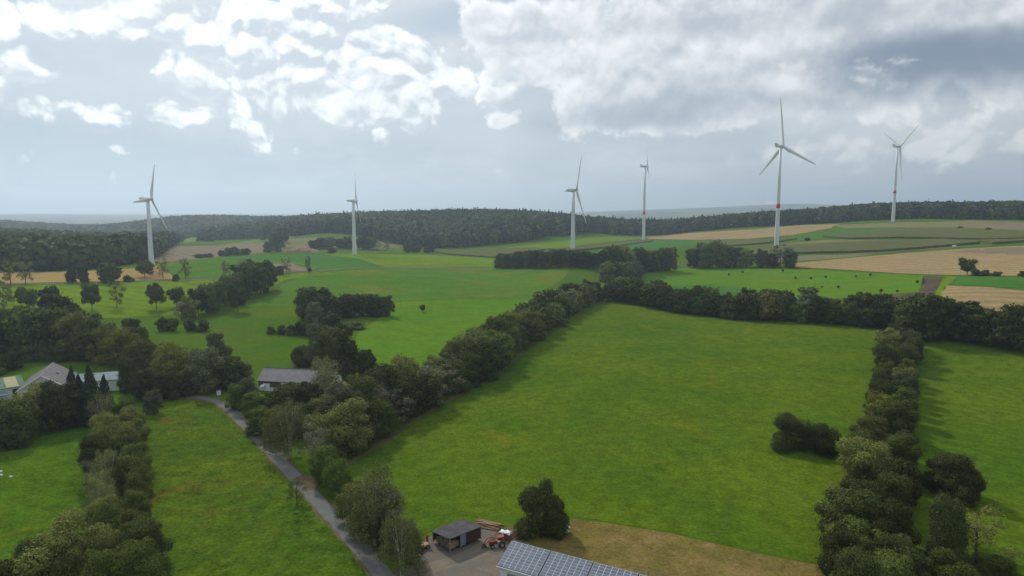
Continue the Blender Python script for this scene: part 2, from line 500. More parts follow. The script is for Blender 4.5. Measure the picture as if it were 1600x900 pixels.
# ------------------------------------------------------------------ ground sheet
def build_ground():
    az = np.concatenate([np.linspace(-180, -64, 24)[:-1], np.linspace(-64, 64, 430), np.linspace(64, 180, 24)[1:-1]])
    az = np.radians(az)
    D = np.concatenate([[3, 12, 24, 36], np.exp(np.linspace(math.log(46), math.log(15600), 430))])
    na, nd = len(az), len(D)
    xx = D[:, None] * np.sin(az)[None]; yy = D[:, None] * np.cos(az)[None]
    zz = height(xx, yy)
    v = np.stack([xx, yy, zz], -1).reshape(-1, 3)
    i = np.arange(nd - 1)[:, None]; j = np.arange(na)[None]; j2 = (j + 1) % na
    f = np.stack([i * na + j, i * na + j2, (i + 1) * na + j2, (i + 1) * na + j], -1).reshape(-1, 4)
    f = f[:, ::-1]
    v = np.concatenate([v, [[0, 0, float(height(0.0, 1.0))]]])
    m, g = new_mat('meadow_ground')
    p = pos_xy(g)
    n1 = g.noise(p, 0.016, 5.0, 0.6, 0.4); n2 = g.noise(p, 0.5, 4.0, 0.7); n3 = g.noise(g.vm('ADD', p, (91.0, 5.0, 0.0)), 0.03, 6.0, 0.65, 0.6)
    near = g.mix(g.step(n1, 0.35, 0.65), (0.047, 0.100, 0.0085), (0.074, 0.115, 0.0085))
    near = g.mix(g.step(n3, 0.56, 0.72, 0, 0.7), near, (0.086, 0.086, 0.025))
    far = g.noise(g.vm('MULTIPLY', p, (1.0, 0.6, 0.0)), 0.0011, 6.0, 0.6)
    fc = g.mix(g.step(far, 0.50, 0.56), (0.022, 0.036, 0.020), (0.11, 0.135, 0.04))
    fc = g.mix(g.step(g.noise(p, 0.0023, 4.0, 0.5), 0.58, 0.64), fc, (0.20, 0.16, 0.08))
    ln = g.new('ShaderNodeVectorMath', operation='LENGTH'); g.l.new(p, ln.inputs[0])
    c = g.mix(g.step(ln.outputs['Value'], 1500, 2100), near, fc)
    c = g.hsv(c, 0.5, 1.0, g.m('MULTIPLY_ADD', g.sub(n2, 0.5), 0.9, 1.0))
    finish(g, c, 1.0, n2, 0.5, 0.35, 0.0)
    me = mesh_np('ground', v, f, m, True)
    tag(link('ground', me), kind='structure')
    return v[:-1].reshape(nd, na, 3)
GRID = build_ground()
GP = GRID.reshape(-1, 3)
GPD = np.hypot(GP[:, 0], GP[:, 1])

def inside(poly, pts):
    x, y = pts[:, 0], pts[:, 1]
    r = np.zeros(len(pts), bool)
    for (x1, y1), (x2, y2) in zip(poly, np.roll(poly, -1, 0)):
        c = ((y1 > y) != (y2 > y))
        if y1 != y2:
            r ^= c & (x < (x2 - x1) * (y - y1) / (y2 - y1) + x1)
    return r

LAYER = [0]
def drape(name, poly, mat, off=None, wob=0.22, kind='structure', px=True, skirt=True, seed=0, smooth=True):
    """sheet of ground following the terrain inside a closed outline"""
    rr = random.Random(seed + len(name))
    LAYER[0] += 1
    pts = []
    if px:
        for a, b in zip(poly, poly[1:] + poly[:1]):
            n = max(1, int(math.hypot(b[0] - a[0], b[1] - a[1]) / 9))
            for k in range(n):
                t = k / n
                q = hitc(a[0] + (b[0] - a[0]) * t, a[1] + (b[1] - a[1]) * t)
                w = wob * math.hypot(q[0], q[1]) / 300
                pts.append((q[0] + rr.uniform(-w, w), q[1] + rr.uniform(-w, w)))
    else:
        pts = [tuple(p[:2]) for p in poly]
    P = np.array(pts)
    D = np.hypot(P[:, 0], P[:, 1])
    sel = (GP[:, 0] > P[:, 0].min()) & (GP[:, 0] < P[:, 0].max()) & (GP[:, 1] > P[:, 1].min()) & (GP[:, 1] < P[:, 1].max())
    cand = GP[sel]
    cand = cand[inside(P, cand)] if len(cand) else cand
    vs = [Vector(p) for p in P] + [Vector((c[0], c[1])) for c in cand]
    n = len(P)
    ov, oe, of, *_ = delaunay_2d_cdt(vs, [(i, (i + 1) % n) for i in range(n)], [list(range(n))], 1, 1e-4)
    V = np.array([(v.x, v.y) for v in ov])
    dd = np.hypot(V[:, 0], V[:, 1])
    base = height(V[:, 0], V[:, 1])
    o = (0.012 + 1.5e-4 * np.maximum(dd - 150, 0) + LAYER[0] * 0.0006) if off is None else off
    z = base + o
    verts = [(x, y, h) for (x, y), h in zip(V, z)]
    faces = [tuple(f) for f in of]
    if skirt and off is not None:
        cnt = {}
        for f in faces:
            for a, b in zip(f, f[1:] + f[:1]):
                cnt[(a, b)] = 1
        m2 = {}
        for (a, b) in list(cnt):
            if (b, a) not in cnt:
                for q in (a, b):
                    if q not in m2:
                        m2[q] = len(verts); verts.append((V[q, 0], V[q, 1], base[q] - 0.3)); verts.append((V[q, 0], V[q, 1], z[q]))
                faces.append((m2[b] + 1, m2[a] + 1, m2[a], m2[b]))
    me = bpy.data.meshes.new(name); me.from_pydata(verts, [], faces); me.update()
    me.materials.append(mat)
    if smooth:
        for p in me.polygons: p.use_smooth = len(p.vertices) == 3
    ob = link(name, me)
    return tag(ob, kind=kind) if kind else ob

def ribbon(name, pts, width, mat, px=True, off=None, wob=0.0, seed=1):
    """strip of constant width along a line (pixels of the ground it lies on)"""
    rr = random.Random(seed)
    W = [hitc(*p)[:2] for p in pts] if px else [np.array(p[:2]) for p in pts]
    L = []
    for k in range(len(W) - 1):                      # Catmull-Rom
        p0, p1, p2, p3 = W[max(k - 1, 0)], W[k], W[k + 1], W[min(k + 2, len(W) - 1)]
        n = max(2, int(np.linalg.norm(p2 - p1) / 4))
        for i in range(n):
            t = i / n
            L.append(0.5 * (2 * p1 + (p2 - p0) * t + (2 * p0 - 5 * p1 + 4 * p2 - p3) * t * t + (3 * p1 - p0 - 3 * p2 + p3) * t ** 3))
    L.append(W[-1])
    L = np.array(L)
    T = np.gradient(L, axis=0); T /= np.linalg.norm(T, axis=1)[:, None]
    N = np.stack([-T[:, 1], T[:, 0]], 1)
    wl = [(width / 2 + rr.uniform(-wob, wob)) for _ in L]
    wr = [(width / 2 + rr.uniform(-wob, wob)) for _ in L]
    a = L + N * np.array(wl)[:, None]; b = L - N * np.array(wr)[:, None]
    return drape(name, list(map(tuple, a)) + list(map(tuple, b[::-1])), mat, px=False, off=off)

# ------------------------------------------------------------------ fields
GREEN = ((0.050, 0.098, 0.0081), (0.081, 0.118, 0.0085), (0.123, 0.122, 0.0102))
F_MEADOW = field_mat('meadow_grass', *GREEN, scale=0.022, fine=1.6, contrast=1.0, a2=(0.54, 0.80), fa=0.45)
F_LAWN = field_mat('pasture_grass', (0.048, 0.103, 0.0076), (0.066, 0.111, 0.0085), (0.095, 0.100, 0.0085), scale=0.03, fine=1.8, fa=0.5)
F_PATCHY = field_mat('patchy_grass', (0.041, 0.082, 0.0085), (0.072, 0.104, 0.0085), (0.089, 0.069, 0.0127), scale=0.04, fine=1.6, a2=(0.55, 0.72), fa=0.6)
F_BRIGHT = field_mat('sunlit_fresh_grass', (0.068, 0.154, 0.0108), (0.085, 0.152, 0.0108), (0.116, 0.139, 0.0120), scale=0.012, fine=0.4, fa=0.24)  # fresh grass, its colour lightened for sunlight between cloud shadows
F_YELLOW = field_mat('mown_grass', (0.091, 0.156, 0.0090), (0.118, 0.168, 0.0100), (0.074, 0.151, 0.0090), scale=0.012, fine=0.4, rows=(70, 12), rowamp=0.07, fa=0.24)
F_OLIVE = field_mat('rough_grassland', (0.069, 0.131, 0.0140), (0.058, 0.136, 0.0130), (0.130, 0.125, 0.0170), scale=0.011, fine=0.35, a2=(0.50, 0.68))
F_STUBBLE = field_mat('stubble', (0.232, 0.176, 0.086), (0.258, 0.185, 0.090), (0.206, 0.181, 0.082), scale=0.01, fine=0.4, rows=(62, 14), rowamp=0.13, fa=0.22)
F_ORANGE = field_mat('ripe_crop', (0.258, 0.194, 0.065), (0.267, 0.172, 0.073), (0.206, 0.189, 0.060), scale=0.012, fine=0.4, fa=0.15)
F_PLOUGH = field_mat('ploughed_soil', (0.172, 0.129, 0.090), (0.159, 0.138, 0.082), (0.133, 0.129, 0.065), scale=0.008, fine=0.3, rows=(40, 14), rowamp=0.12, fa=0.12)
F_EARTH = field_mat('bare_earth', (0.070, 0.053, 0.041), (0.086, 0.066, 0.048), (0.115, 0.090, 0.057), scale=0.05, fine=0.6, rows=(70, 2.5), rowamp=0.2)
F_DEEP = field_mat('green_crop', (0.044, 0.121, 0.0216), (0.053, 0.128, 0.0216), None, scale=0.01, fine=0.4, rows=(85, 12), rowamp=0.10, fa=0.22)
F_CORN = field_mat('maize_crop', (0.097, 0.100, 0.037), (0.082, 0.094, 0.037), (0.111, 0.102, 0.037), scale=0.01, fine=0.5, rows=(75, 3), rowamp=0.1, fa=0.2)
F_TANGREEN = field_mat('dry_grassland', (0.159, 0.142, 0.065), (0.133, 0.138, 0.052), (0.172, 0.133, 0.077), scale=0.009, fine=0.35, fa=0.22)
F_BARN = field_mat('worn_grass', (0.105, 0.092, 0.022), (0.160, 0.118, 0.040), (0.215, 0.145, 0.065), scale=0.10, fine=1.6, a2=(0.50, 0.70), fa=0.4)
F_GRAVEL = field_mat('yard_gravel', (0.129, 0.119, 0.105), (0.142, 0.120, 0.095), (0.181, 0.142, 0.095), scale=0.14, fine=2.5, a2=(0.52, 0.68), fa=0.12, bump=0.2)
F_SAND = field_mat('sandy_gravel', (0.175, 0.150, 0.112), (0.150, 0.132, 0.105), (0.20, 0.165, 0.115), scale=0.3, fine=2.5, fa=0.14, bump=0.2)
F_ROAD = field_mat('worn_asphalt', (0.143, 0.143, 0.137), (0.118, 0.118, 0.113), (0.172, 0.172, 0.163), scale=0.2, fine=2.0, fa=0.08, bump=0.1)
F_TRACK = field_mat('dirt_track', (0.127, 0.097, 0.061), (0.094, 0.080, 0.045), (0.074, 0.082, 0.029), scale=0.2, fine=1.5, fa=0.2)

# far to near; outlines are the fields' corners where their ground is seen
drape('tan_hill_field', [(395, 381), (440, 374), (500, 370.5), (545, 372), (600, 379), (640, 385), (600, 389), (520, 388), (440, 386)], F_TANGREEN)
drape('ploughed_field', [(228, 391), (262, 385), (330, 384), (400, 379), (430, 386), (450, 390), (400, 396), (340, 402), (268, 409), (232, 411)], F_PLOUGH)
drape('valley_meadow', [(340, 383), (400, 374.5), (452, 368), (462, 371), (425, 375), (398, 379)], F_YELLOW)
drape('valley_meadow', [(278, 378), (300, 371), (314, 370), (313, 376), (296, 380)], F_YELLOW)
drape('ripe_field', [(-160, 432), (0, 426), (120, 424), (200, 420), (250, 414), (268, 430), (276, 436), (180, 439), (0, 443), (-160, 447)], F_ORANGE)
drape('green_strip_field', [(238, 414), (262, 410), (330, 404), (400, 400), (440, 401), (460, 406), (440, 412), (400, 421), (345, 433), (284, 436), (268, 428)], F_OLIVE)
drape('bare_soil_strip', [(420, 412), (446, 408), (500, 417), (480, 423), (440, 424)], F_PLOUGH)
drape('green_crop_field', [(330, 406), (420, 399), (500, 398), (560, 404), (600, 417), (540, 419), (492, 424), (470, 417), (445, 408)], F_DEEP)
drape('yellow_meadow', [(505, 398), (560, 397), (640, 398), (700, 399.5), (772, 404), (772, 418), (690, 418), (600, 417.5), (560, 404)], F_YELLOW)
drape('maize_field', [(680, 394), (760, 391), (830, 388), (860, 390), (790, 399), (772, 403), (700, 398)], F_CORN, off=1.6, kind='structure')
drape('hill_meadow', [(790, 387), (860, 379), (930, 371), (1004, 369), (1008, 373), (940, 379), (880, 387), (830, 391)], F_YELLOW)
drape('hill_meadow', [(858, 396), (930, 389), (1000, 377), (1060, 374), (1100, 378), (1060, 388), (1000, 393), (900, 402)], F_DEEP)
drape('maize_field', [(852, 392), (920, 386), (1000, 376), (1020, 377), (960, 386), (900, 393), (850, 397)], F_CORN, off=1.8)
drape('stubble_field', [(1008, 369), (1100, 363), (1180, 358), (1250, 352), (1310, 350), (1300, 356), (1240, 367), (1170, 373), (1090, 375), (1012, 373.5)], F_STUBBLE)
drape('dry_field', [(1300, 352), (1392, 348), (1460, 346.5), (1520, 344.5), (1600, 347), (1760, 346), (1760, 361), (1600, 360), (1540, 357), (1450, 357), (1400, 355), (1320, 357)], F_TANGREEN)
drape('ploughed_field', [(1515, 350), (1600, 349), (1760, 349), (1760, 363), (1640, 364), (1570, 360), (1500, 352)], F_PLOUGH)
drape('green_crop_field', [(1218, 374), (1270, 364), (1330, 358), (1400, 355), (1412, 358), (1340, 364), (1290, 373), (1240, 376)], F_DEEP)
drape('maize_field', [(1286, 371), (1340, 365), (1420, 358), (1500, 358), (1570, 361), (1640, 365), (1760, 364), (1760, 371), (1640, 373), (1560, 375), (1480, 374), (1400, 372.5), (1330, 374)], F_CORN, off=2.2)
drape('dry_field', [(1214, 386), (1240, 379), (1290, 375), (1390, 375), (1340, 378), (1270, 382)], F_TANGREEN)
drape('maize_field', [(1100, 380), (1150, 376), (1200, 374), (1246, 374), (1215, 379), (1160, 384), (1110, 386)], F_CORN, off=2.0)
drape('maize_field', [(1075, 398), (1120, 391), (1210, 386.5), (1280, 383), (1400, 377), (1480, 376), (1532, 381), (1440, 389), (1380, 393.5), (1320, 395.5), (1240, 397), (1160, 402)], F_CORN, off=2.4)
drape('maize_field', [(1530, 378), (1600, 376), (1760, 369), (1760, 375), (1600, 379), (1550, 382)], F_CORN, off=2.4)
drape('dry_field', [(1180, 405), (1260, 399), (1370, 397), (1330, 402), (1250, 408), (1180, 414)], F_TANGREEN)
drape('stubble_field', [(1240, 411), (1330, 403), (1420, 395), (1500, 389), (1600, 384), (1760, 378), (1760, 434), (1600, 431), (1475, 429.5), (1400, 427), (1300, 420), (1244, 418)], F_STUBBLE)
drape('ploughed_field', [(1480, 394), (1560, 387), (1760, 381), (1760, 397), (1640, 399), (1560, 398)], F_PLOUGH)
drape('fresh_meadow', [(985, 434), (1030, 423), (1068, 418), (1150, 418), (1250, 421), (1350, 426), (1442, 431), (1440, 446), (1436, 456), (1395, 459), (1345, 464), (1290, 468), (1220, 470), (1150, 474), (1060, 462)], F_BRIGHT, wob=0.3)
drape('green_crop_field', [(1040, 447), (1110, 444), (1180, 452), (1210, 464), (1150, 474), (1080, 466)], F_DEEP)
drape('bare_earth_strip', [(1444, 432), (1472, 432), (1464, 452), (1452, 474), (1370, 474), (1345, 466), (1400, 461), (1434, 457), (1442, 446)], F_EARTH, wob=0.3)
drape('grass_strip', [(1474, 432), (1500, 432), (1480, 446), (1468, 474), (1454, 474), (1466, 450)], F_YELLOW)
drape('green_crop_field', [(1496, 431), (1600, 433.5), (1760, 437), (1760, 466), (1600, 453), (1550, 448), (1484, 444)], F_DEEP)
drape('stubble_field', [(1478, 446), (1540, 448.5), (1600, 454), (1760, 468), (1760, 505), (1600, 494), (1500, 484), (1462, 475)], F_STUBBLE)
drape('yellow_pasture', [(-160, 450), (0, 447), (200, 441), (330, 437), (430, 430), (500, 424), (520, 428), (450, 436), (428, 446), (405, 455), (370, 466), (335, 478), (280, 492), (180, 497), (60, 496), (-160, 500)], F_YELLOW, wob=0.3)
drape('rough_grassland', [(500, 425), (600, 420), (700, 419), (780, 419.5), (890, 421), (880, 436), (850, 454), (835, 466), (700, 467), (615, 471), (520, 478), (380, 479), (384, 474), (430, 460), (440, 444)], F_OLIVE, wob=0.3)
drape('fresh_meadow', [(612, 472), (700, 468), (838, 466.5), (822, 488), (770, 520), (700, 560), (640, 590), (560, 588), (545, 560), (560, 520), (590, 500)], F_BRIGHT, wob=0.3)
drape('main_meadow', [(548, 724), (600, 690), (655, 652), (712, 620), (772, 588), (805, 560), (838, 532), (890, 496), (938, 468), (1020, 481), (1150, 499), (1280, 506), (1395, 517), (1384, 545), (1372, 575), (1345, 640), (1325, 700), (1312, 790), (1305, 886), (1250, 877), (1180, 862), (1050, 832), (960, 817), (885, 806), (840, 806), (760, 806), (690, 818), (645, 850), (610, 812), (560, 770)], F_MEADOW, wob=0.15)
drape('east_meadow', [(1440, 560), (1480, 545), (1540, 548), (1620, 565), (1760, 590), (1760, 990), (1420, 990), (1420, 800), (1430, 640)], F_MEADOW, wob=0.1)
drape('west_pasture', [(-160, 690), (0, 676), (80, 664), (150, 660), (150, 720), (140, 830), (130, 990), (-160, 990)], F_LAWN, wob=0.1)
drape('road_meadow', [(218, 660), (250, 640), (302, 624), (340, 632), (378, 668), (424, 722), (470, 770), (520, 822), (560, 866), (610, 926), (640, 990), (230, 990), (226, 800)], F_PATCHY, wob=0.05)
drape('worn_meadow', [(875, 808), (960, 819), (1050, 834), (1180, 864), (1306, 888), (1330, 990), (980, 990), (900, 880), (800, 846), (830, 830)], F_BARN, wob=0.05)
drape('farm_yard', [(604, 905), (628, 888), (640, 866), (664, 843), (700, 826), (748, 818), (775, 824), (800, 838), (830, 850), (860, 880), (900, 990), (640, 990)], F_GRAVEL, wob=0.05)
drape('farm_forecourt', [(-160, 640), (0, 632), (40, 622), (72, 628), (60, 640), (20, 650), (-160, 668)], F_GRAVEL)
ribbon('lane_verge', [(262, 623), (300, 620), (345, 630), (385, 665), (430, 713), (478, 763), (520, 808), (560, 853), (604, 905), (680, 1000)], 4.1, F_TRACK, wob=0.5, seed=7)
ribbon('lane', [(262, 623), (300, 620), (345, 630), (385, 665), (430, 713), (478, 763), (520, 808), (560, 853), (604, 905), (680, 1000)], 3.3, F_ROAD, wob=0.12)
ribbon('yard_track', [(655, 892), (690, 880), (722, 868), (750, 855), (768, 842)], 1.9, F_SAND, wob=0.5)
ribbon('yard_track', [(640, 905), (690, 889), (740, 874), (768, 862)], 1.2, F_SAND, wob=0.5, seed=4)
ribbon('dirt_track', [(770, 845), (800, 828), (828, 818), (860, 806)], 2.4, F_TRACK, wob=0.3)
ribbon('dirt_verge', [(466, 745), (482, 752), (488, 766)], 3.4, F_TRACK, wob=0.4)
ribbon('hedge_track', [(536, 730), (600, 690), (655, 652), (712, 620), (772, 588), (805, 560), (838, 532), (890, 496), (936, 470)], 1.5, F_TRACK, wob=0.4)
ribbon('field_track', [(1306, 890), (1310, 850), (1313, 815), (1315, 790)], 2.0, F_TRACK, wob=0.3)
ribbon('field_road', [(-100, 446.5), (0, 444), (130, 441.5), (280, 437.5), (345, 434), (420, 426.5), (490, 424), (545, 419.5), (610, 418.6), (690, 418.6), (775, 418.4)], 4.0, F_ROAD)
ribbon('country_road', [(1000, 420), (1100, 412), (1200, 406), (1300, 400), (1380, 394), (1440, 389.5), (1490, 386), (1540, 383), (1600, 379.6), (1760, 376)], 5.0, F_ROAD)

# ------------------------------------------------------------------ far woods (masses nobody could count)
def wood_mat(name, a, b):
    m, g = new_mat(name)
    at_ = g.new('ShaderNodeAttribute'); at_.attribute_name = 'tint'
    ri = g.new('ShaderNodeNewGeometry').outputs['Random Per Island']
    c = g.mix(at_.outputs['Fac'], a, b)
    c = g.hsv(c, 0.5, 1.0, g.m('MULTIPLY_ADD', g.sub(ri, 0.5), 0.6, 1.0))
    finish(g, c, 0.8, spec=0.1, trans=c)
    return m
W_BROAD = wood_mat('broadleaf_wood', (0.030, 0.050, 0.016), (0.112, 0.128, 0.034))
W_MIXED = wood_mat('mixed_wood', (0.024, 0.044, 0.020), (0.098, 0.118, 0.036))

def wood(name, front, back, spacing, hr, conif, mat, seed, quads=(90, 44), cull=None, brown=None):
    """one mesh of many crowns between two lines of (px, distance)"""
    rng = np.random.default_rng(seed)
    fp = np.array(front, float); bp = np.array(back, float)
    azf = np.array([dep(p, 400)[1] for p in fp[:, 0]]); azb = np.array([dep(p, 400)[1] for p in bp[:, 0]])
    a0, a1 = max(azf[0], azb[0]), min(azf[-1], azb[-1])
    Dm = bp[:, 1].max()
    Dn = fp[:, 1].min()
    gx = np.arange(min(Dm * math.sin(a0), Dn * math.sin(a0)) - 50, max(Dm * math.sin(a1), Dn * math.sin(a1)) + 50, spacing)
    gy = np.arange(fp[:, 1].min() * 0.6, Dm, spacing)
    X, Y = np.meshgrid(gx, gy); X = X.ravel(); Y = Y.ravel()
    X = X + rng.uniform(-.45, .45, len(X)) * spacing; Y = Y + rng.uniform(-.45, .45, len(Y)) * spacing
    az = np.arctan2(X, Y); D = np.hypot(X, Y)
    lo = np.interp(az, azf, fp[:, 1]); hi = np.interp(az, azb, bp[:, 1])
    k = (az > a0) & (az < a1) & (D > lo) & (D < hi)
    X, Y, D, az, lo = X[k], Y[k], D[k], az[k], lo[k]
    Z = height(X, Y)
    n = len(X)
    H = rng.uniform(hr[0], hr[1], n)
    rad = spacing * rng.uniform(0.5, 0.82, n)
    big = np.sin(X / 60 + 1.3) * np.cos(Y / 75) + rng.normal(0, 0.6, n)
    con = rng.random(n) < np.array([conif(x, d - l) for x, d, l in zip(800 + F * np.tan(az), D, lo)])
    tint = np.clip(0.42 + 0.22 * big + rng.normal(0, 0.32, n), 0, 1.3) * np.where(con, 0.25, 1.0)
    VS = []; TT = []
    edge = (D - lo) < spacing * 2.2
    for cls in (0, 1):
        for isc in (0, 1):
            idx = np.where((edge == (cls == 1)) & (con == (isc == 1)))[0]
            if not len(idx): continue
            q = quads[0] if cls else quads[1]
            m_ = len(idx)
            if isc:
                t = rng.random((m_, q)) ** 0.7 * (1.0 if cls else 0.6)
                ph = rng.uniform(0, 2 * PI, (m_, q))
                rr = rad[idx][:, None] * 0.75 * t + 0.15
                hh = (H[idx] * rng.uniform(0.95, 1.3, m_))[:, None]
                pos = np.stack([rr * np.cos(ph), rr * np.sin(ph), hh * (1 - t * 0.92)], -1)
                nr = np.stack([np.cos(ph), np.sin(ph), np.full_like(ph, 0.5)], -1)
                sz = (0.26 + 0.5 * t) * rad[idx][:, None] * 0.75
            else:
                zl = -0.9 if cls else 0.05
                cz = rng.uniform(zl, 1, (m_, q)); ph = rng.uniform(0, 2 * PI, (m_, q)); sr = np.sqrt(1 - cz ** 2)
                dr = np.stack([sr * np.cos(ph), sr * np.sin(ph), cz], -1)
                lump = 1 + 0.16 * np.sin(dr[..., 0] * 5 + idx[:, None]) * np.cos(dr[..., 1] * 5 + 2 * idx[:, None]) + rng.normal(0, 0.05, (m_, q))
                vr = np.where(cls == 1, H[idx] * 0.5, H[idx] * 0.33)[:, None]
                cc = np.where(cls == 1, H[idx] * 0.5, H[idx] * 0.67)[:, None]
                pos = np.stack([dr[..., 0] * rad[idx][:, None] * lump, dr[..., 1] * rad[idx][:, None] * lump, cc + dr[..., 2] * vr * lump], -1)
                nr = dr
                sz = np.broadcast_to(rad[idx][:, None] * (0.34 if cls else 0.42), (m_, q))
            pos = pos + np.stack([X[idx], Y[idx], Z[idx]], -1)[:, None]
            nr = nr + rng.normal(0, 0.42, nr.shape); nr /= np.linalg.norm(nr, axis=-1, keepdims=True)
            t1 = np.cross(nr, rng.normal(0, 1, nr.shape)); t1 /= np.linalg.norm(t1, axis=-1, keepdims=True)
            t2 = np.cross(nr, t1)
            s = sz[..., None]
            quad = np.stack([pos - t1 * s - t2 * s * .7, pos + t1 * s - t2 * s * .7, pos + t1 * s + t2 * s * .7, pos - t1 * s + t2 * s * .7], -2)
            VS.append(quad.reshape(-1, 3)); TT.append(np.repeat(tint[idx], q * 4))
    V = np.concatenate(VS); T = np.concatenate(TT)
    me = mesh_np(name, V, np.arange(len(V)).reshape(-1, 4), mat)
    at_ = me.attributes.new('tint', 'FLOAT', 'POINT'); at_.data.foreach_set('value', T.astype(np.float32))
    return link(name, me)

tag(wood('broadleaf_wood', [(-320, 640), (0, 642), (60, 648), (130, 655), (175, 664), (205, 690), (222, 720), (229, 800), (250, 960), (262, 1120), (276, 1240)],
         [(-320, 1450), (0, 1450), (100, 1430), (160, 1400), (210, 1330), (262, 1300), (276, 1260)], 10.0, (18, 25), lambda p, d: 0.0, W_BROAD, 3),
    'dark broadleaf wood on the slope behind the ripe yellow field', 'wood', kind='stuff')
tag(wood('mixed_wood', [(318, 1500), (370, 1480), (430, 1420), (462, 1300), (520, 1260), (560, 1220), (610, 1130), (640, 1080), (700, 1060), (780, 1060), (830, 1080), (880, 1200), (930, 1330), (1000, 1400), (1100, 1420)],
         [(318, 1800), (1100, 1850)], 9.0, (19, 26), lambda p, d: (0.5 if d > 330 and p > 470 else 0.08) if p < 850 else 0.35, W_MIXED, 4, quads=(60, 34)),
    'long mixed wood with pointed spruce tops across the low hill', 'wood', kind='stuff')
tag(wood('hilltop_wood', [(1085, 1410), (1150, 1390), (1215, 1385), (1250, 1385), (1300, 1370), (1392, 1330), (1480, 1300), (1560, 1290), (1620, 1280), (1850, 1280)],
         [(1085, 1750), (1850, 1650)], 8.5, (19, 25), lambda p, d: 0.10, W_MIXED, 5),
    'dark wood along the crest behind the three banded turbines', 'wood', kind='stuff')
tag(wood('distant_wood', [(-300, 2000), (180, 2050), (280, 1900), (330, 1850), (430, 1850), (520, 1850)], [(-300, 3000), (0, 3000), (300, 2750), (520, 2800)], 14.0, (17, 23), lambda p, d: 0.15, W_BROAD, 6, quads=(20, 14)),
    'hazy blue wooded hills beyond the valley', 'wood', kind='stuff')

# ------------------------------------------------------------------ wind turbines
M['turbine'] = plain('turbine_paint', (0.62, 0.64, 0.66), 0.45, 0.03, 0.3, 0.4, bump=0.0)
M['turbine_dark'] = plain('turbine_grey', (0.30, 0.31, 0.33), 0.5, 0.05, 0.5)
M['red_band'] = plain('red_band_paint', (0.62, 0.035, 0.05), 0.5, 0.03, 1)
M['black'] = plain('black_rubber', (0.018, 0.018, 0.019), 0.8, 0.2, 6)

def blade_mesh(Rr, chord):
    n = 16; secs = 22
    V = []; Fc = []
    for i in range(secs):
        t = i / (secs - 1)
        r = 0.02 + 0.98 * t
        if t < 0.2: c = chord * (0.52 + 0.48 * math.sin(t / 0.2 * PI / 2)); th = 0.52 * chord * (1 - t / 0.2) + 0.22 * c * (t / 0.2)
        else: c = chord * (1 - 0.74 * ((t - 0.2) / 0.8) ** 0.9); th = c * (0.22 - 0.1 * t)
        tw = R(16) * (1 - t) ** 2
        pre = 0.018 * Rr * t * t
        for k in range(n):
            a = 2 * PI * k / n
            u = math.cos(a) * c * 0.5 - 0.10 * c
            w = math.sin(a) * th * 0.5 * (1 - 0.45 * math.cos(a - PI))
            V.append((w * math.cos(tw) + u * math.sin(tw) + pre, u * math.cos(tw) - w * math.sin(tw), r * Rr))
    for i in range(secs - 1):
        for k in range(n):
            Fc.append((i * n + k, i * n + (k + 1) % n, (i + 1) * n + (k + 1) % n, (i + 1) * n + k))
    me = mesh_np('blade', np.array(V), np.array(Fc), M['turbine'], True)
    return me

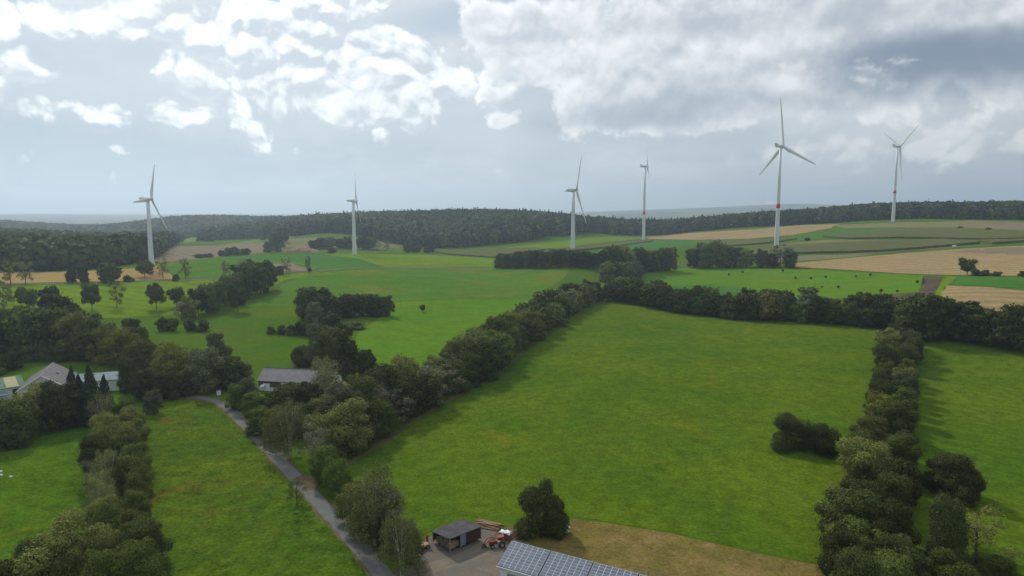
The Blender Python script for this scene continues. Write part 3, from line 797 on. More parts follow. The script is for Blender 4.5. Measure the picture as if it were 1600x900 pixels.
def turbine(px, py, hubpy, Rpx, A, thetas, label, band=None, big=False, D=None):
    p = at_d(px, D) if D else hit(px, py)
    D = math.hypot(p[0], p[1]); az = math.atan2(p[0], p[1])
    t, _ = dep(px, hubpy)
    hz = CAM_H - D * t - p[2]
    s = pxm(p)
    Rr = Rpx / s
    root = empty('wind_turbine', p, R(90) - R(A), label, 'wind turbine', 'wind turbines across the fields')
    k = hz / 65.0 if not big else hz / 140.0
    rb, rt = (2.55 * k, 1.45 * k) if not big else (3.1 * k, 1.6 * k)
    mb = MB()
    zs = [-1.0, 0, hz * .33, hz * .66, hz - 1.2 * k]
    mb.tube([(0, 0, z) for z in zs], [rb, rb, rb + (rt - rb) * .33, rb + (rt - rb) * .66, rt], 28)
    tw = mb.build('tower', M['turbine'], root, True)
    MB().tube([(0, 0, -0.8), (0, 0, 0.35)], rb + 0.9, 28).build('foundation', M['turbine_dark'], root)
    MB().box(-rb - 0.05, -rb + 0.12, -0.5, 0.5, 0.4, 2.6).build('door', M['turbine_dark'], tw)
    if band:
        z0, z1 = [CAM_H - D * dep(px, b)[0] - p[2] for b in band]
        r = rb + (rt - rb) * (z0 / hz)
        MB().tube([(0, 0, z0), (0, 0, z1)], r + 0.10, 28).build('red_band', M['red_band'], tw, True)
    # nacelle
    L = 11.5 * k if not big else 13.5 * k
    hx = 3.6 * k if not big else 4.6 * k
    w = 1.75 * k if not big else 2.1 * k
    secs = [(-L * 0.68, 0.62), (-L * 0.60, 0.85), (-L * 0.2, 1.0), (hx * .35, 1.0), (hx - 1.6 * k, 0.82)] if big else [(-L * 0.68, 0.45), (-L * 0.62, 0.72), (-L * 0.2, 1.0), (hx * .3, 1.0), (hx - 1.5 * k, 0.8)]
    V = []; Fc = []; n = 16
    for x, q in secs:
        for i in range(n):
            a = 2 * PI * i / n
            cx = math.copysign(abs(math.cos(a)) ** 0.5, math.cos(a)); cz = math.copysign(abs(math.sin(a)) ** 0.5, math.sin(a))
            V.append((x, cx * w * q * .95, hz + cz * w * q * .95 + (1 - q) * w * 0.25))
    for j in range(len(secs) - 1):
        for i in range(n):
            Fc.append((j * n + i, j * n + (i + 1) % n, (j + 1) * n + (i + 1) % n, (j + 1) * n + i))
    Fc.append(tuple(range(n))[::-1]); Fc.append(tuple((len(secs) - 1) * n + i for i in range(n)))
    me = bpy.data.meshes.new('nacelle'); me.from_pydata(V, [], Fc); me.materials.append(M['turbine']); me.update()
    for f in me.polygons: f.use_smooth = len(f.vertices) == 4
    nc = link('nacelle', me, root)
    if big:
        MB().box(-L * .66, -L * .42, -w * .8, w * .8, hz + w * .86, hz + w * 1.75).build('cooler', M['turbine'], nc)
        MB().box(-L * .685, -L * .662, -w * .6, w * .6, hz + w * .95, hz + w * 1.6).build('cooler_grille', M['black'], nc)
    else:
        MB().tube([(-L * .5, 0, hz + w * .9), (-L * .5, 0, hz + w * 1.7)], 0.09, 6).build('wind_vane', M['turbine_dark'], nc)
    til = R(5)
    hr = 1.5 * k if not big else 1.9 * k
    V = []; Fc = []
    for j in range(9):
        t = j / 8
        rr = hr * math.sqrt(max(1 - t ** 2.4, 0.0001))
        for i in range(n):
            a = 2 * PI * i / n
            V.append(((-0.9 + 2.3 * t) * hr, rr * math.cos(a), rr * math.sin(a)))
    for j in range(8):
        for i in range(n):
            Fc.append((j * n + i, j * n + (i + 1) % n, (j + 1) * n + (i + 1) % n, (j + 1) * n + i))
    Fc.append(tuple(range(n)))
    me = bpy.data.meshes.new('hub'); me.from_pydata(V, [], Fc); me.materials.append(M['turbine']); me.update()
    for f in me.polygons: f.use_smooth = True
    hb = link('hub', me, root, (hx, 0, hz)); hb.rotation_euler = (0, -til, 0)
    bm = blade_mesh(Rr, Rr * 0.112 if not big else Rr * 0.088)
    sgn = 1 if math.sin(R(A) - PI / 2 - az) > 0 else -1
    for th in thetas:
        b = link('blade', bm, root, (hx, 0, hz))
        # blade +Z turned by th in the rotor plane, then the rotor tilt
        from mathutils import Matrix
        b.rotation_mode = 'XYZ'
        mt = Matrix.Rotation(-til, 4, 'Y') @ Matrix.Rotation(-sgn * R(th), 4, 'X')
        b.rotation_euler = mt.to_euler('XYZ')
    return root

turbine(236, 415, 310.5, 52, 88, (24, 144, 264), 'white wind turbine beside the dark broadleaf wood and ripe yellow field', D=660)
turbine(554, 397, 313.5, 46, 84, (22, 142, 262), 'white wind turbine rising from the yellow-green meadow before the tan hill field', D=825)
turbine(895, 390, 297, 58, 75, (30, 150, 270), 'plain white wind turbine behind the dark tree row, grey blade raised', D=746)
turbine(1005, 375, 260, 42, 96, (12, 132, 252), 'slim wind turbine with one small red band, farthest down the stubble slope', (335, 330), True, D=1300)
turbine(1212.5, 385, 228.5, 68, 72, (-4, 116, 236), 'tallest wind turbine with red band, three blades widely spread, in the maize', (325, 318), True, D=963)
turbine(1392, 347, 229, 46, 89, (60, 180, 300), 'red-banded wind turbine on the crest, two blades raised in a V', (302, 297.5), True, D=1255)

# ------------------------------------------------------------------ buildings
def roof_mat(name, a, b, rough=0.6, rib=None, metal=0.0, spec=0.3):
    m, g = new_mat(name)
    tc = g.new('ShaderNodeTexCoord').outputs['Object']
    n = g.noise(tc, 0.6, 6.0, 0.65); n2 = g.noise(tc, 6.0, 4.0, 0.6)
    c = g.mix(g.step(n, 0.35, 0.65), a, b)
    c = g.hsv(c, 0.5, 1.0, g.m('MULTIPLY_ADD', g.sub(n2, 0.5), 0.7, 1.0))
    h = n2
    if rib:
        s = g.new('ShaderNodeSeparateXYZ'); g.l.new(tc, s.inputs[0])
        h = g.m('SINE', g.mul(s.outputs[rib[0]], 2 * PI / rib[1]))
    finish(g, c, rough, h, 0.5, 0.03, spec, metal)
    return m
M['white_wall'] = plain('white_render', (0.62, 0.62, 0.60), 0.85, 0.06, 1.5)
M['grey_roof'] = roof_mat('fibre_cement_roof', (0.17, 0.155, 0.165), (0.22, 0.20, 0.205), 0.8, (0, 0.35))
M['slate_roof'] = roof_mat('slate_roof', (0.070, 0.063, 0.070), (0.105, 0.095, 0.098), 0.75, (1, 0.4))
M['green_roof'] = roof_mat('green_metal_roof', (0.085, 0.155, 0.105), (0.115, 0.19, 0.13), 0.85, (0, 0.5), spec=0.08)
M['cream_sheet'] = roof_mat('cream_sheet_roof', (0.34, 0.31, 0.17), (0.38, 0.34, 0.20), 0.85, spec=0.08)
M['pale_roof'] = roof_mat('pale_sheet_roof', (0.16, 0.20, 0.22), (0.21, 0.245, 0.26), 0.85, (0, 0.5), spec=0.08)
M['dark_tin'] = roof_mat('weathered_tin_roof', (0.046, 0.043, 0.050), (0.080, 0.074, 0.080), 0.85, (0, 0.3), spec=0.1)
M['moss_roof'] = roof_mat('mossy_roof', (0.10, 0.085, 0.03), (0.14, 0.085, 0.035), 0.9)
M['red_boards'] = plain('red_brown_boards', (0.050, 0.026, 0.022), 0.8, 0.25, 4)
M['brown_boards'] = plain('brown_boards', (0.10, 0.065, 0.045), 0.85, 0.25, 4)
M['dark_wood'] = plain('dark_timber', (0.06, 0.048, 0.04), 0.9, 0.3, 5)
M['grey_wood'] = plain('grey_timber', (0.24, 0.21, 0.18), 0.9, 0.25, 5)
M['log_wood'] = plain('peeled_log', (0.30, 0.185, 0.11), 0.85, 0.25, 2.5)
M['fire_wood'] = plain('split_firewood', (0.34, 0.225, 0.135), 0.9, 0.4, 9)
M['panel'] = None
M['alu'] = plain('aluminium_frame', (0.55, 0.58, 0.60), 0.4, 0.05, 3, 0.5)
M['blue_tarp'] = plain('blue_grey_sheet', (0.15, 0.19, 0.23), 0.6, 0.2, 2)
M['white_sheet'] = plain('white_tarpaulin', (0.68, 0.68, 0.68), 0.6, 0.08, 2)
M['red_paint'] = plain('red_machine_paint', (0.20, 0.022, 0.017), 0.45, 0.15, 4, 0.4)
M['yellow_paint'] = plain('yellow_machine_paint', (0.55, 0.33, 0.05), 0.5, 0.15, 4, 0.4)
M['grey_paint'] = plain('grey_machine_paint', (0.20, 0.20, 0.21), 0.5, 0.15, 4, 0.4)
M['glass'] = plain('dark_glass', (0.03, 0.035, 0.04), 0.12, 0.1, 2, 0.6, bump=0.0)
M['rim'] = plain('wheel_rim', (0.22, 0.20, 0.18), 0.6, 0.2, 5)
M['stone'] = plain('pale_stone', (0.55, 0.54, 0.50), 0.9, 0.2, 5)
M['brick_red'] = plain('red_soil', (0.21, 0.105, 0.070), 0.95, 0.35, 0.3)
def panel_mat():
    m, g = new_mat('solar_cell')
    tc = g.new('ShaderNodeTexCoord').outputs['Object']
    ri = g.new('ShaderNodeNewGeometry').outputs['Random Per Island']
    c = g.mix(ri, (0.085, 0.100, 0.135), (0.115, 0.132, 0.168))
    finish(g, c, 0.22, None, spec=0.55)
    return m
M['panel'] = panel_mat()

def frame(p0, p1, z=None):
    """Empty-space frame: origin p0, local X towards p1"""
    return math.atan2(p1[1] - p0[1], p1[0] - p0[0])

# solar barn (its ridge runs away to the right, one slope faces the drone)
RL = at_z(800, 845, 6.0)
b_ang = R(-28.5)
barn = empty('solar_barn', (RL[0], RL[1], 0), b_ang, 'white barn with a low roof covered in solar panels beside the yard', 'barn')
BL, BW, HR, HE = 30.0, 4.9, 6.0, 4.05
skew = 0.35
MB().prism([(-BW + 0.35, -0.3), (2.9, -0.3), (2.9, HR - 2.75), (0, HR - 0.3), (-BW + 0.35, HE - 0.1)], 0.3, BL, 'x').build('wall', M['white_wall'], barn)
rf = MB().slab([(-0.1, 0, HR - 0.09), (BL + .3, 0, HR - 0.09), (BL + .3, -BW, HE - 0.09), (-0.1, -BW, HE - 0.09)], 0.1)
rf.slab([(-0.1, 0.002, HR - 0.09), (BL + .3, 0.002, HR - 0.09), (BL + .3, 3.2, HR - 2.75), (-0.1, 3.2, HR - 2.75)], 0.1)
roof = rf.build('roof', M['dark_tin'], barn)
MB().tube([(-0.15, -BW - .07, HE - .14), (BL + .35, -BW - .07, HE - .14)], 0.09, 8).build('gutter', M['alu'], roof)
MB().box(1.6, 4.4, -BW + .30, -BW + .348, 0, 3.0).build('door', M['grey_wood'], barn)
sl = math.hypot(BW, HR - HE); ux, uz = -BW / sl, (HE - HR) / sl     # down-slope unit
def on_slope(x, d, h):
    return (x, ux * d - uz * h * 1.0 * 0 + (uz) * h * 1.0, HR + uz * d - ux * h)
x = 0.02
for a in range(4):
    ncol, nrow = 7, 9
    pw, ph = 1.0, (sl - 0.1) / nrow
    arr = MB(); fr = MB()
    for i in range(ncol):
        for j in range(nrow):
            x0, x1 = x + i * pw + .036, x + (i + 1) * pw - .036
            d0, d1 = 0.04 + j * ph + .026, 0.04 + (j + 1) * ph - .026
            arr.raw([on_slope(x0, d0, .065), on_slope(x1, d0, .065), on_slope(x1, d1, .065), on_slope(x0, d1, .065)], [(0, 3, 2, 1)])
    W_ = ncol * pw
    fr.slab([on_slope(x, 0.02, .05), on_slope(x + W_, 0.02, .05), on_slope(x + W_, sl - .06, .05), on_slope(x, sl - .06, .05)], 0.045)
    sa = fr.build('solar_array', M['alu'], barn)
    arr.build('cells', M['panel'], sa)
    x += W_ + 0.26

# open wood shed
SO = at_z(702.5, 841, 2.35)
shed = empty('wood_shed', (SO[0], SO[1], 0), R(42), 'dark open-sided wood shed with a weathered tin roof beside the yard', 'shed')
SL, SW = 7.4, 5.5
MB().slab([(-.2, -.3, 2.37), (SL, -.3, 2.37), (SL, SW, 1.77), (-.2, SW, 1.77)], 0.07).build('roof', M['dark_tin'], shed)
for (a, b, h) in ((0.1, 0.05, 2.26), (2.5, 0.05, 2.26), (7.2, 0.05, 2.26), (0.1, 2.7, 1.97), (0.1, 5.2, 1.70), (3.6, 5.2, 1.70), (7.2, 5.2, 1.70)):
    MB().box(a - .08, a + .08, b - .08, b + .08, -.2, h).build('post', M['grey_wood'], shed)
MB().box(3.75, 7.1, .02, .10, 0.0, 2.22).build('front_boarding', M['red_boards'], shed)
MB().box(2.6, 3.70, .05, .10, 0.0, 2.1).build('sheet', M['blue_tarp'], shed)
MB().box(0.2, 7.1, 5.12, 5.18, 0.0, 1.68).build('rear_boarding', M['dark_wood'], shed)
MB().box(7.18, 7.24, 0.15, 5.1, 0.0, 1.68).build('side_boarding', M['dark_wood'], shed)
def shed_pt(x, y, z=0.0):
    c, s = math.cos(R(42)), math.sin(R(42))
    return (SO[0] + c * x - s * y, SO[1] + s * x + c * y, z)

def log(loc, rz, L, r, label, group, tilt=0.0, name='log', mat=None):
    rr = random.Random(int(loc[0] * 100 + loc[1] * 37 + loc[2] * 11))
    pts = [(-L / 2, 0, 0), (-L / 6, rr.uniform(-.04, .04), 0), (L / 6, rr.uniform(-.04, .04), 0), (L / 2, 0, 0)]
    o = MB().tube(pts, [r, r * .96, r * .9, r * .82], 9).build(name, mat or M['log_wood'], None, False, loc)
    o.rotation_euler = (0, tilt, rz)
    return tag(o, label, 'log', group)

def crate(loc, rz, label, w=1.2, d=1.0, h=0.95, seed=0):
    """slatted crate full of split logs"""
    rr = random.Random(seed)
    e = empty('firewood_crate', loc, rz, label, 'crate', 'firewood crates under the shed')
    f = MB()
    for sx in (-1, 1):
        for sy in (-1, 1):
            f.box(sx * w / 2 - .04, sx * w / 2 + .04, sy * d / 2 - .04, sy * d / 2 + .04, 0, h)
    f.box(-w / 2, w / 2, -d / 2, d / 2, 0.06, 0.12)
    for z in (0.35, 0.75):
        f.box(-w / 2, w / 2, -d / 2 - .061, -d / 2 - .043, z, z + .1); f.box(-w / 2, w / 2, d / 2 + .043, d / 2 + .061, z, z + .1)
        f.box(-w / 2 - .061, -w / 2 - .043, -d / 2, d / 2, z, z + .1); f.box(w / 2 + .043, w / 2 + .061, -d / 2, d / 2, z, z + .1)
    f.build('frame', M['grey_wood'], e)
    l = MB()
    z = 0.2
    while z < h + .05:
        for k in range(7):
            y = -d / 2 + .1 + k * (d - .2) / 6 + rr.uniform(-.03, .03)
            l.tube([(-w / 2 + .1 + rr.uniform(0, .06), y, z), (w / 2 - .1 - rr.uniform(0, .06), y, z + rr.uniform(-.03, .03))], rr.uniform(.055, .08), 5)
        z += .135
    q = l.build('firewood', M['fire_wood'], e); q['kind'] = 'stuff'
    return e
crate(shed_pt(0.75, 0.75), R(42), 'firewood crate at the open front corner of the wood shed', seed=1)
crate(shed_pt(1.75, 1.0), R(40), 'firewood crate just inside the shed between front corner crate and grey sheet', seed=2)
crate(shed_pt(0.8, 2.2), R(46), 'firewood crate at the middle of the open end of the shed', seed=3)
crate(shed_pt(0.8, 3.9), R(42), 'firewood crate at the meadow end of the open shed side', seed=4)
rr0 = random.Random(5)
# long logs behind the shed and beside the bush
pA = hit(764, 823)
for k in range(16):
    lay = 0 if k < 7 else (1 if k < 12 else 2)
    i = k if lay == 0 else (k - 7 if lay == 1 else k - 12)
    off = (i - (3 if lay == 0 else 2 if lay == 1 else 1.5)) * 0.38
    a = R(-25)
    log((pA[0] - math.sin(a) * off + rr0.uniform(-.3, .3), pA[1] + math.cos(a) * off, pA[2] + .17 + lay * .29), a + R(rr0.uniform(-7, 7)), rr0.uniform(4.0, 5.2), rr0.uniform(.13, .18),
        'peeled log in the heap at the meadow side of the wood shed', 'logs heaped behind the wood shed', R(rr0.uniform(-2, 2)))
pB = hit(811, 835)
for k in range(14):
    lay = 0 if k < 9 else 1
    i = k if lay == 0 else k - 9
    off = (i - (4 if lay == 0 else 2)) * 0.40
    a = R(12)
    log((pB[0] - math.sin(a) * off + rr0.uniform(-.3, .3), pB[1] + math.cos(a) * off, pB[2] + .16 + lay * .26), a + R(rr0.uniform(-9, 9)), rr0.uniform(2.8, 4.0), rr0.uniform(.10, .15),
        'pale peeled log in the loose pile beside the dark bush', 'logs piled beside the dark bush', R(rr0.uniform(-2, 2)))

# tractor with front loader
def wheel(parent, x, y, r, w):
    t = MB().tube([(x, y - w / 2, r), (x, y - w * .35, r), (x, y + w * .35, r), (x, y + w / 2, r)], [r * .86, r, r, r * .86], 20).build('wheel', M['black'], parent, False)
    sg = 1 if y > 0 else -1
    MB().tube([(x, y + sg * (w / 2 - .02), r), (x, y + sg * (w / 2 + .03), r)], r * .52, 14).build('rim', M['rim'], t)
tp = hit(778, 854)
tr = empty('tractor', tp, R(196), 'red tractor with a raised front loader and grab parked by the solar barn', 'tractor')
tr.scale = (.8, .8, .8)
MB().prism([(0.2, 0.75), (2.1, 0.75), (2.15, 1.25), (1.9, 1.5), (0.2, 1.62)], -.38, .38, 'y').build('bonnet', M['red_paint'], tr)
MB().box(-1.2, 0.3, -.42, .42, .6, 1.25).build('chassis', M['grey_paint'], tr)
for y in (-.85, .85): wheel(tr, -0.75, y, .78, .48)
for y in (-.72, .72): wheel(tr, 1.45, y, .52, .34)
for y in (-.86, .86):
    MB().prism([(-1.55, 1.2), (-1.2, 1.62), (-.4, 1.66), (-.1, 1.3), (-.4, 1.58), (-1.15, 1.55)], y - .22, y + .22, 'y').build('mudguard', M['red_paint'], tr)
st = MB().box(-1.0, -.5, -.26, .26, 1.25, 1.4).box(-1.06, -.96, -.26, .26, 1.4, 1.85).build('seat', M['black'], tr)
rb = MB()
for y in (-.5, .5): rb.tube([(-1.2, y, 1.2), (-1.2, y, 2.35), (-.2, y, 2.4)], .045, 6)
rb.build('roll_bar', M['grey_paint'], tr)
MB().box(-1.35, 0.0, -.62, .62, 2.38, 2.46).build('canopy', M['red_paint'], tr)
MB().tube([(0.1, 0, 1.5), (-.1, 0, 1.75)], .03, 6).tube([(-.1, -.18, 1.72), (-.13, -.1, 1.86), (-.13, .1, 1.86), (-.1, .18, 1.72)], .025, 6).build('steering_wheel', M['black'], tr)
for y in (-.55, .55):
    MB().tube([(0.3, y, 1.35), (0.9, y, 1.95), (2.1, y, 2.15), (2.9, y, 1.35), (3.1, y, .75)], .10, 6).build('loader_arm', M['red_paint'], tr)
MB().tube([(2.85, -.6, 1.4), (2.85, .6, 1.4)], .06, 6).build('cross_bar', M['red_paint'], tr)
gb = MB().box(2.95, 3.25, -.65, .65, .45, .85)
for y in (-.55, -.25, .05, .35, .6): gb.tube([(3.2, y, .8), (3.65, y, .55), (3.7, y, .2)], .04, 5)
gb.build('grab', M['black'], tr)
MB().tube([(1.7, .2, 1.4), (1.7, .2, 2.0)], .045, 7).build('exhaust', M['black'], tr)

# wood stack under a white sheet
wp = hit(790, 843)
ws = empty('wood_stack', wp, R(-20), 'stack of red-brown firewood under a crumpled white sheet behind the tractor', 'wood stack')
lg = MB(); rr1 = random.Random(9)
for lz in range(8):
    for k in range(9):
        lg.tube([(-1.0 + k * .25 + rr1.uniform(-.03, .03), -.55 + rr1.uniform(-.06, .06), .1 + lz * .19), (-1.0 + k * .25, .55, .1 + lz * .19)], rr1.uniform(.08, .11), 6)
lg.build('firewood', plain('bark_firewood', (0.24, 0.115, 0.065), 0.9, 0.4, 6), ws)['kind'] = 'stuff'
V = []; Fq = []
for i in range(13):
    for j in range(8):
        V.append((-1.15 + i * 2.3 / 12, -.62 + j * 1.24 / 7, 1.62 + .16 * math.sin(i * 1.1) * math.cos(j * .9) + rr1.uniform(-.03, .05) - (.25 if j in (0, 7) or i in (0, 12) else 0)))
for i in range(12):
    for j in range(7): Fq.append((i * 8 + j, (i + 1) * 8 + j, (i + 1) * 8 + j + 1, i * 8 + j + 1))
MB().raw(V, Fq).build('cover_sheet', M['white_sheet'], ws, True)

# machines left of the shed
mp = hit(661, 858)
hw = empty('hay_trailer', mp, R(40), 'yellow flat implement on small wheels beside the open shed end', 'trailer')
MB().box(-1.4, 1.3, -.55, .55, .62, .78).box(-1.3, -.2, -.5, .5, .78, 1.0).build('deck', M['yellow_paint'], hw)
MB().tube([(-1.4, 0, .65), (-2.3, 0, .5)], .05, 6).build('drawbar', M['grey_paint'], hw)
for y in (-.6, .6): wheel(hw, 0.6, y, .38, .2)
MB().box(.1, 1.25, -.5, .5, .80, .9).build('rack', M['fire_wood'], hw)
mp = hit(653, 865)
pb = empty('snow_plough', mp, R(20), 'white curved plough blade lying at the yard edge', 'plough')
MB().prism([(0, 0), (.18, .02), (.36, .25), (.42, .6), (.36, .6), (.28, .28), (.12, .12), (0, .1)], -.9, .9, 'y').build('blade', M['white_sheet'], pb)
MB().box(-.6, .02, -.12, .12, .1, .3).tube([(-.6, -.4, .2), (-.6, .4, .2)], .06, 6).build('mount', M['grey_paint'], pb)
mp = hit(668, 853)
lsp = empty('log_splitter', mp, R(60), 'upright red log splitter by the shed corner post', 'log splitter')
MB().box(-.12, .12, -.12, .12, .2, 2.1).build('column', M['red_paint'], lsp)
MB().box(-.35, .35, -.3, .3, .45, .55).build('table', M['red_paint'], lsp)
MB().box(-.5, .5, -.06, .06, 0, .2).box(-.06, .06, -.5, .5, 0.02, .22).build('base', M['grey_paint'], lsp)
MB().tube([(0, .22, .7), (0, .22, 1.7)], .07, 8).build('cylinder', M['black'], lsp)

# white cabinet beside the bush
cbp = hit(884, 831)
cb = empty('storage_box', cbp, R(25), 'pale grey sheet-metal box standing at the edge of the dark bush', 'storage box')
MB().box(-1.3, .6, -.5, .5, 0, .95).build('body', M['alu'], cb)
MB().slab([(-1.35, -.55, 1.02), (.65, -.55, 1.02), (.65, .55, 1.12), (-1.35, .55, 1.12)], .06).build('lid', M['white_sheet'], cb)

# paddock rail by the barn
f0 = at_z(992, 889, 0.9); f1 = at_z(1060, 903, 0.9)
fa = frame(f0, f1)
fe = empty('paddock_fence', (f0[0], f0[1], 0), fa, 'weathered post and rail fence on the worn grass behind the solar barn', 'fence')
for k in range(5): MB().box(k * 2.2 - .06, k * 2.2 + .06, -.06, .06, -.2, 1.15).build('post', M['grey_wood'], fe)
for z in (.55, 1.0): MB().box(-.2, 9.0, -.095, -.062, z, z + .1).build('rail', M['grey_wood'], fe)

# long white house with the grey roof
h0 = np.array([-85.6, 231.0]); h1 = np.array([-59.4, 226.2])
ha = math.atan2(h1[1] - h0[1], h1[0] - h0[0]); HL = np.linalg.norm(h1 - h0)
hz0 = float(height(*(h0 + h1) / 2))
house = empty('long_house', (h0[0], h0[1], hz0), ha, 'long white house with a grey corrugated roof beside the lane end', 'house')
hw_ = 4.4
MB().prism([(-hw_, -.6), (hw_, -.6), (hw_, 3.6), (0, 6.7), (-hw_, 3.6)], 0.3, HL - .1, 'x').build('wall', M['white_wall'], house)
o = MB().slab([(0, 0, 7.0), (HL, 0, 7.0), (HL, -hw_ - .5, 3.5), (0, -hw_ - .5, 3.5)], .15)
o.slab([(0, .002, 7.0), (HL, .002, 7.0), (HL, hw_ + .5, 3.5), (0, hw_ + .5, 3.5)], .15)
ro = o.build('roof', M['grey_roof'], house)
MB().tube([(0, 0, 7.02), (HL, 0, 7.02)], .12, 6).build('ridge_cap', M['slate_roof'], ro)
MB().box(.4, 8.6, -hw_ - .06, -hw_ - .002, 1.3, 3.55).build('boarding', M['brown_boards'], house)
MB().box(2.2, 4.6, -hw_ - .12, -hw_ - .065, -.2, 2.6).build('door', M['white_sheet'], house)
MB().slab([(1.6, -hw_ - .1, 2.2), (2.9, -hw_ - .1, 2.2), (2.9, -hw_ - 1.5, 1.7), (1.6, -hw_ - 1.5, 1.7)], .08).build('awning', M['white_sheet'], house)
for xx in (10.5, 13, 15.5, 18, 20.5, 23):
    wn = MB().box(xx, xx + 1.0, -hw_ - .05, -hw_ - .002, 1.6, 2.8).build('window', M['white_sheet'], house)
    MB().box(xx + .1, xx + .9, -hw_ - .07, -hw_ - .052, 1.7, 2.7).build('pane', M['glass'], wn)
wn = MB().box(HL - .098, HL - .05, -.6, .6, 2.2, 3.4).build('window', M['white_sheet'], house)
MB().box(HL - .048, HL - .03, -.5, .5, 2.3, 3.3).build('pane', M['glass'], wn)
# moss-roofed lean-to
an = at_z(540, 598, 2.4)
lt = empty('lean_to_shed', (an[0], an[1], hz0), ha + R(8), 'low dark shed with a mossy orange roof beside the white gable', 'shed')
MB().box(-1.9, 2.4, -1.7, 1.7, -.3, 2.0).build('wall', M['dark_wood'], lt)
MB().slab([(-2.2, -2.0, 2.05), (2.8, -2.0, 2.05), (2.8, 2.0, 2.75), (-2.2, 2.0, 2.75)], .1).build('roof', M['moss_roof'], lt)
MB().box(.2, 1.3, -1.75, -1.703, -.1, 1.8).build('door', M['grey_wood'], lt)
wp2 = hit(570, 591)
wk = empty('firewood_rack', wp2, R(5), 'open rack of stacked firewood under the small tree behind the white house', 'firewood rack')
fr_ = MB()
for xx in (-2.2, 0, 2.2): fr_.box(xx - .07, xx + .07, -.5, -.36, 0, 2.2).box(xx - .07, xx + .07, .4, .54, 0, 1.9)
fr_.build('frame', M['grey_wood'], wk)
MB().slab([(-2.5, -.8, 2.3), (2.5, -.8, 2.3), (2.5, .8, 1.95), (-2.5, .8, 1.95)], .06).build('roof', M['dark_tin'], wk)
lg = MB()
for lz in range(9):
    for k in range(20): lg.tube([(-2.0 + k * .21, -.32, .12 + lz * .18), (-2.0 + k * .21, .34, .12 + lz * .18)], rr1.uniform(.08, .1), 5)
lg.build('firewood', M['fire_wood'], wk)['kind'] = 'stuff'
sp = hit(342, 617)
sg = empty('transformer_cabinet', sp, R(70), 'small white cabinet under the trees where the lane bends', 'cabinet')
MB().box(-.55, .55, -.4, .4, 0, 1.5).build('body', M['white_sheet'], sg)
MB().slab([(-.65, -.5, 1.62), (.65, -.5, 1.62), (.65, .5, 1.55), (-.65, .5, 1.55)], .06).build('roof', M['grey_paint'], sg)

# farmhouse and its wings
A0 = at_z(63.6, 587, 8.0); A1 = at_z(83, 566, 8.0)
fh = float(height(A0[0], A0[1]))
fang = math.atan2(A1[1] - A0[1], A1[0] - A0[0]); FL = math.hypot(A1[0] - A0[0], A1[1] - A0[1])
fz = 8.0 - fh
farm = empty('farmhouse', (A0[0], A0[1], fh), fang, 'white farmhouse with a dark slate roof among the trees', 'farmhouse')
fw = 6.6
MB().prism([(-fw, -1), (fw, -1), (fw, 4.3), (0, fz - .35), (-fw, 4.3)], 0.6, FL - .3, 'x').build('wall', M['white_wall'], farm)
o = MB().slab([(0, 0, fz), (FL, 0, fz), (FL, -fw - .5, 4.1), (0, -fw - .5, 4.1)], .16)
o.slab([(0, .002, fz), (FL, .002, fz), (FL, fw + .5, 4.1), (0, fw + .5, 4.1)], .16)
ro = o.build('roof', M['slate_roof'], farm)
MB().tube([(0, 0, fz + .02), (FL, 0, fz + .02)], .13, 6).build('ridge_cap', M['grey_roof'], ro)
for s in (-1, 1):
    MB().slab([(-.03, 0, fz + .04), (.22, 0, fz + .04), (.22, s * (fw + .5), 4.14), (-.03, s * (fw + .5), 4.14)], .22).build('verge_board', M['white_sheet'], ro)
MB().slab([(FL * .45, -fw * .3 - .5, fz - .32 * (fz - 4.1) + .05), (FL * .45 + 1.2, -fw * .3 - .5, fz - .32 * (fz - 4.1) + .05), (FL * .45 + 1.2, -fw * .5, fz - .46 * (fz - 4.1) + .05), (FL * .45, -fw * .5, fz - .46 * (fz - 4.1) + .05)], .05).build('skylight', M['glass'], ro)
for yy in (-3.6, -.5, 2.6):
    wn = MB().box(.55, .598, yy, yy + 1.1, 1.4, 2.7).build('window', M['grey_paint'], farm)
    MB().box(.53, .548, yy + .1, yy + 1.0, 1.5, 2.6).build('pane', M['glass'], wn)
# green-roofed wing
g0 = at_z(-70, 618, 3.4); g1 = at_z(39, 602.5, 3.4)
ga = math.atan2(g1[1] - g0[1], g1[0] - g0[0]); GL = math.hypot(g1[0] - g0[0], g1[1] - g0[1])
gz = float(height(g1[0], g1[1]))
gw = empty('green_roofed_barn', (g0[0], g0[1], gz), ga, 'low barn with green metal roof, cream sheets and dark skylights beside the farmhouse', 'barn')
GH = 3.4 - gz
MB().box(0.2, GL - .1, .25, 7.2, -.6, GH - .15).build('wall', M['white_wall'], gw)
ro = MB().slab([(0, -.25, GH), (GL + .1, -.25, GH), (GL + .1, 7.6, GH + 2.2), (0, 7.6, GH + 2.2)], .12).build('roof', M['green_roof'], gw)
def gsl(x0, x1, d0, d1, nm, mt):
    zz = lambda d: GH + (d + .25) / 7.85 * 2.2 + .03
    MB().slab([(x0, d0, zz(d0)), (x1, d0, zz(d0)), (x1, d1, zz(d1)), (x0, d1, zz(d1))], .028).build(nm, mt, ro)
gsl(GL - 4.9, GL - 1.6, .2, 7.2, 'cream_sheet', M['cream_sheet'])
for i in range(4):
    for d in (1.2, 3.4, 5.6): gsl(GL - 7.4 - i * 2.3, GL - 6.6 - i * 2.3, d, d + 1.4, 'skylight', M['slate_roof'])
MB().box(GL - 3.4, GL - .4, .16, .246, -.4, GH - .6).build('garage_door', M['red_boards'], gw)
MB().box(GL - 3.7, GL - .1, .14, .248, GH - .58, GH - .2).build('lintel', M['white_sheet'], gw)
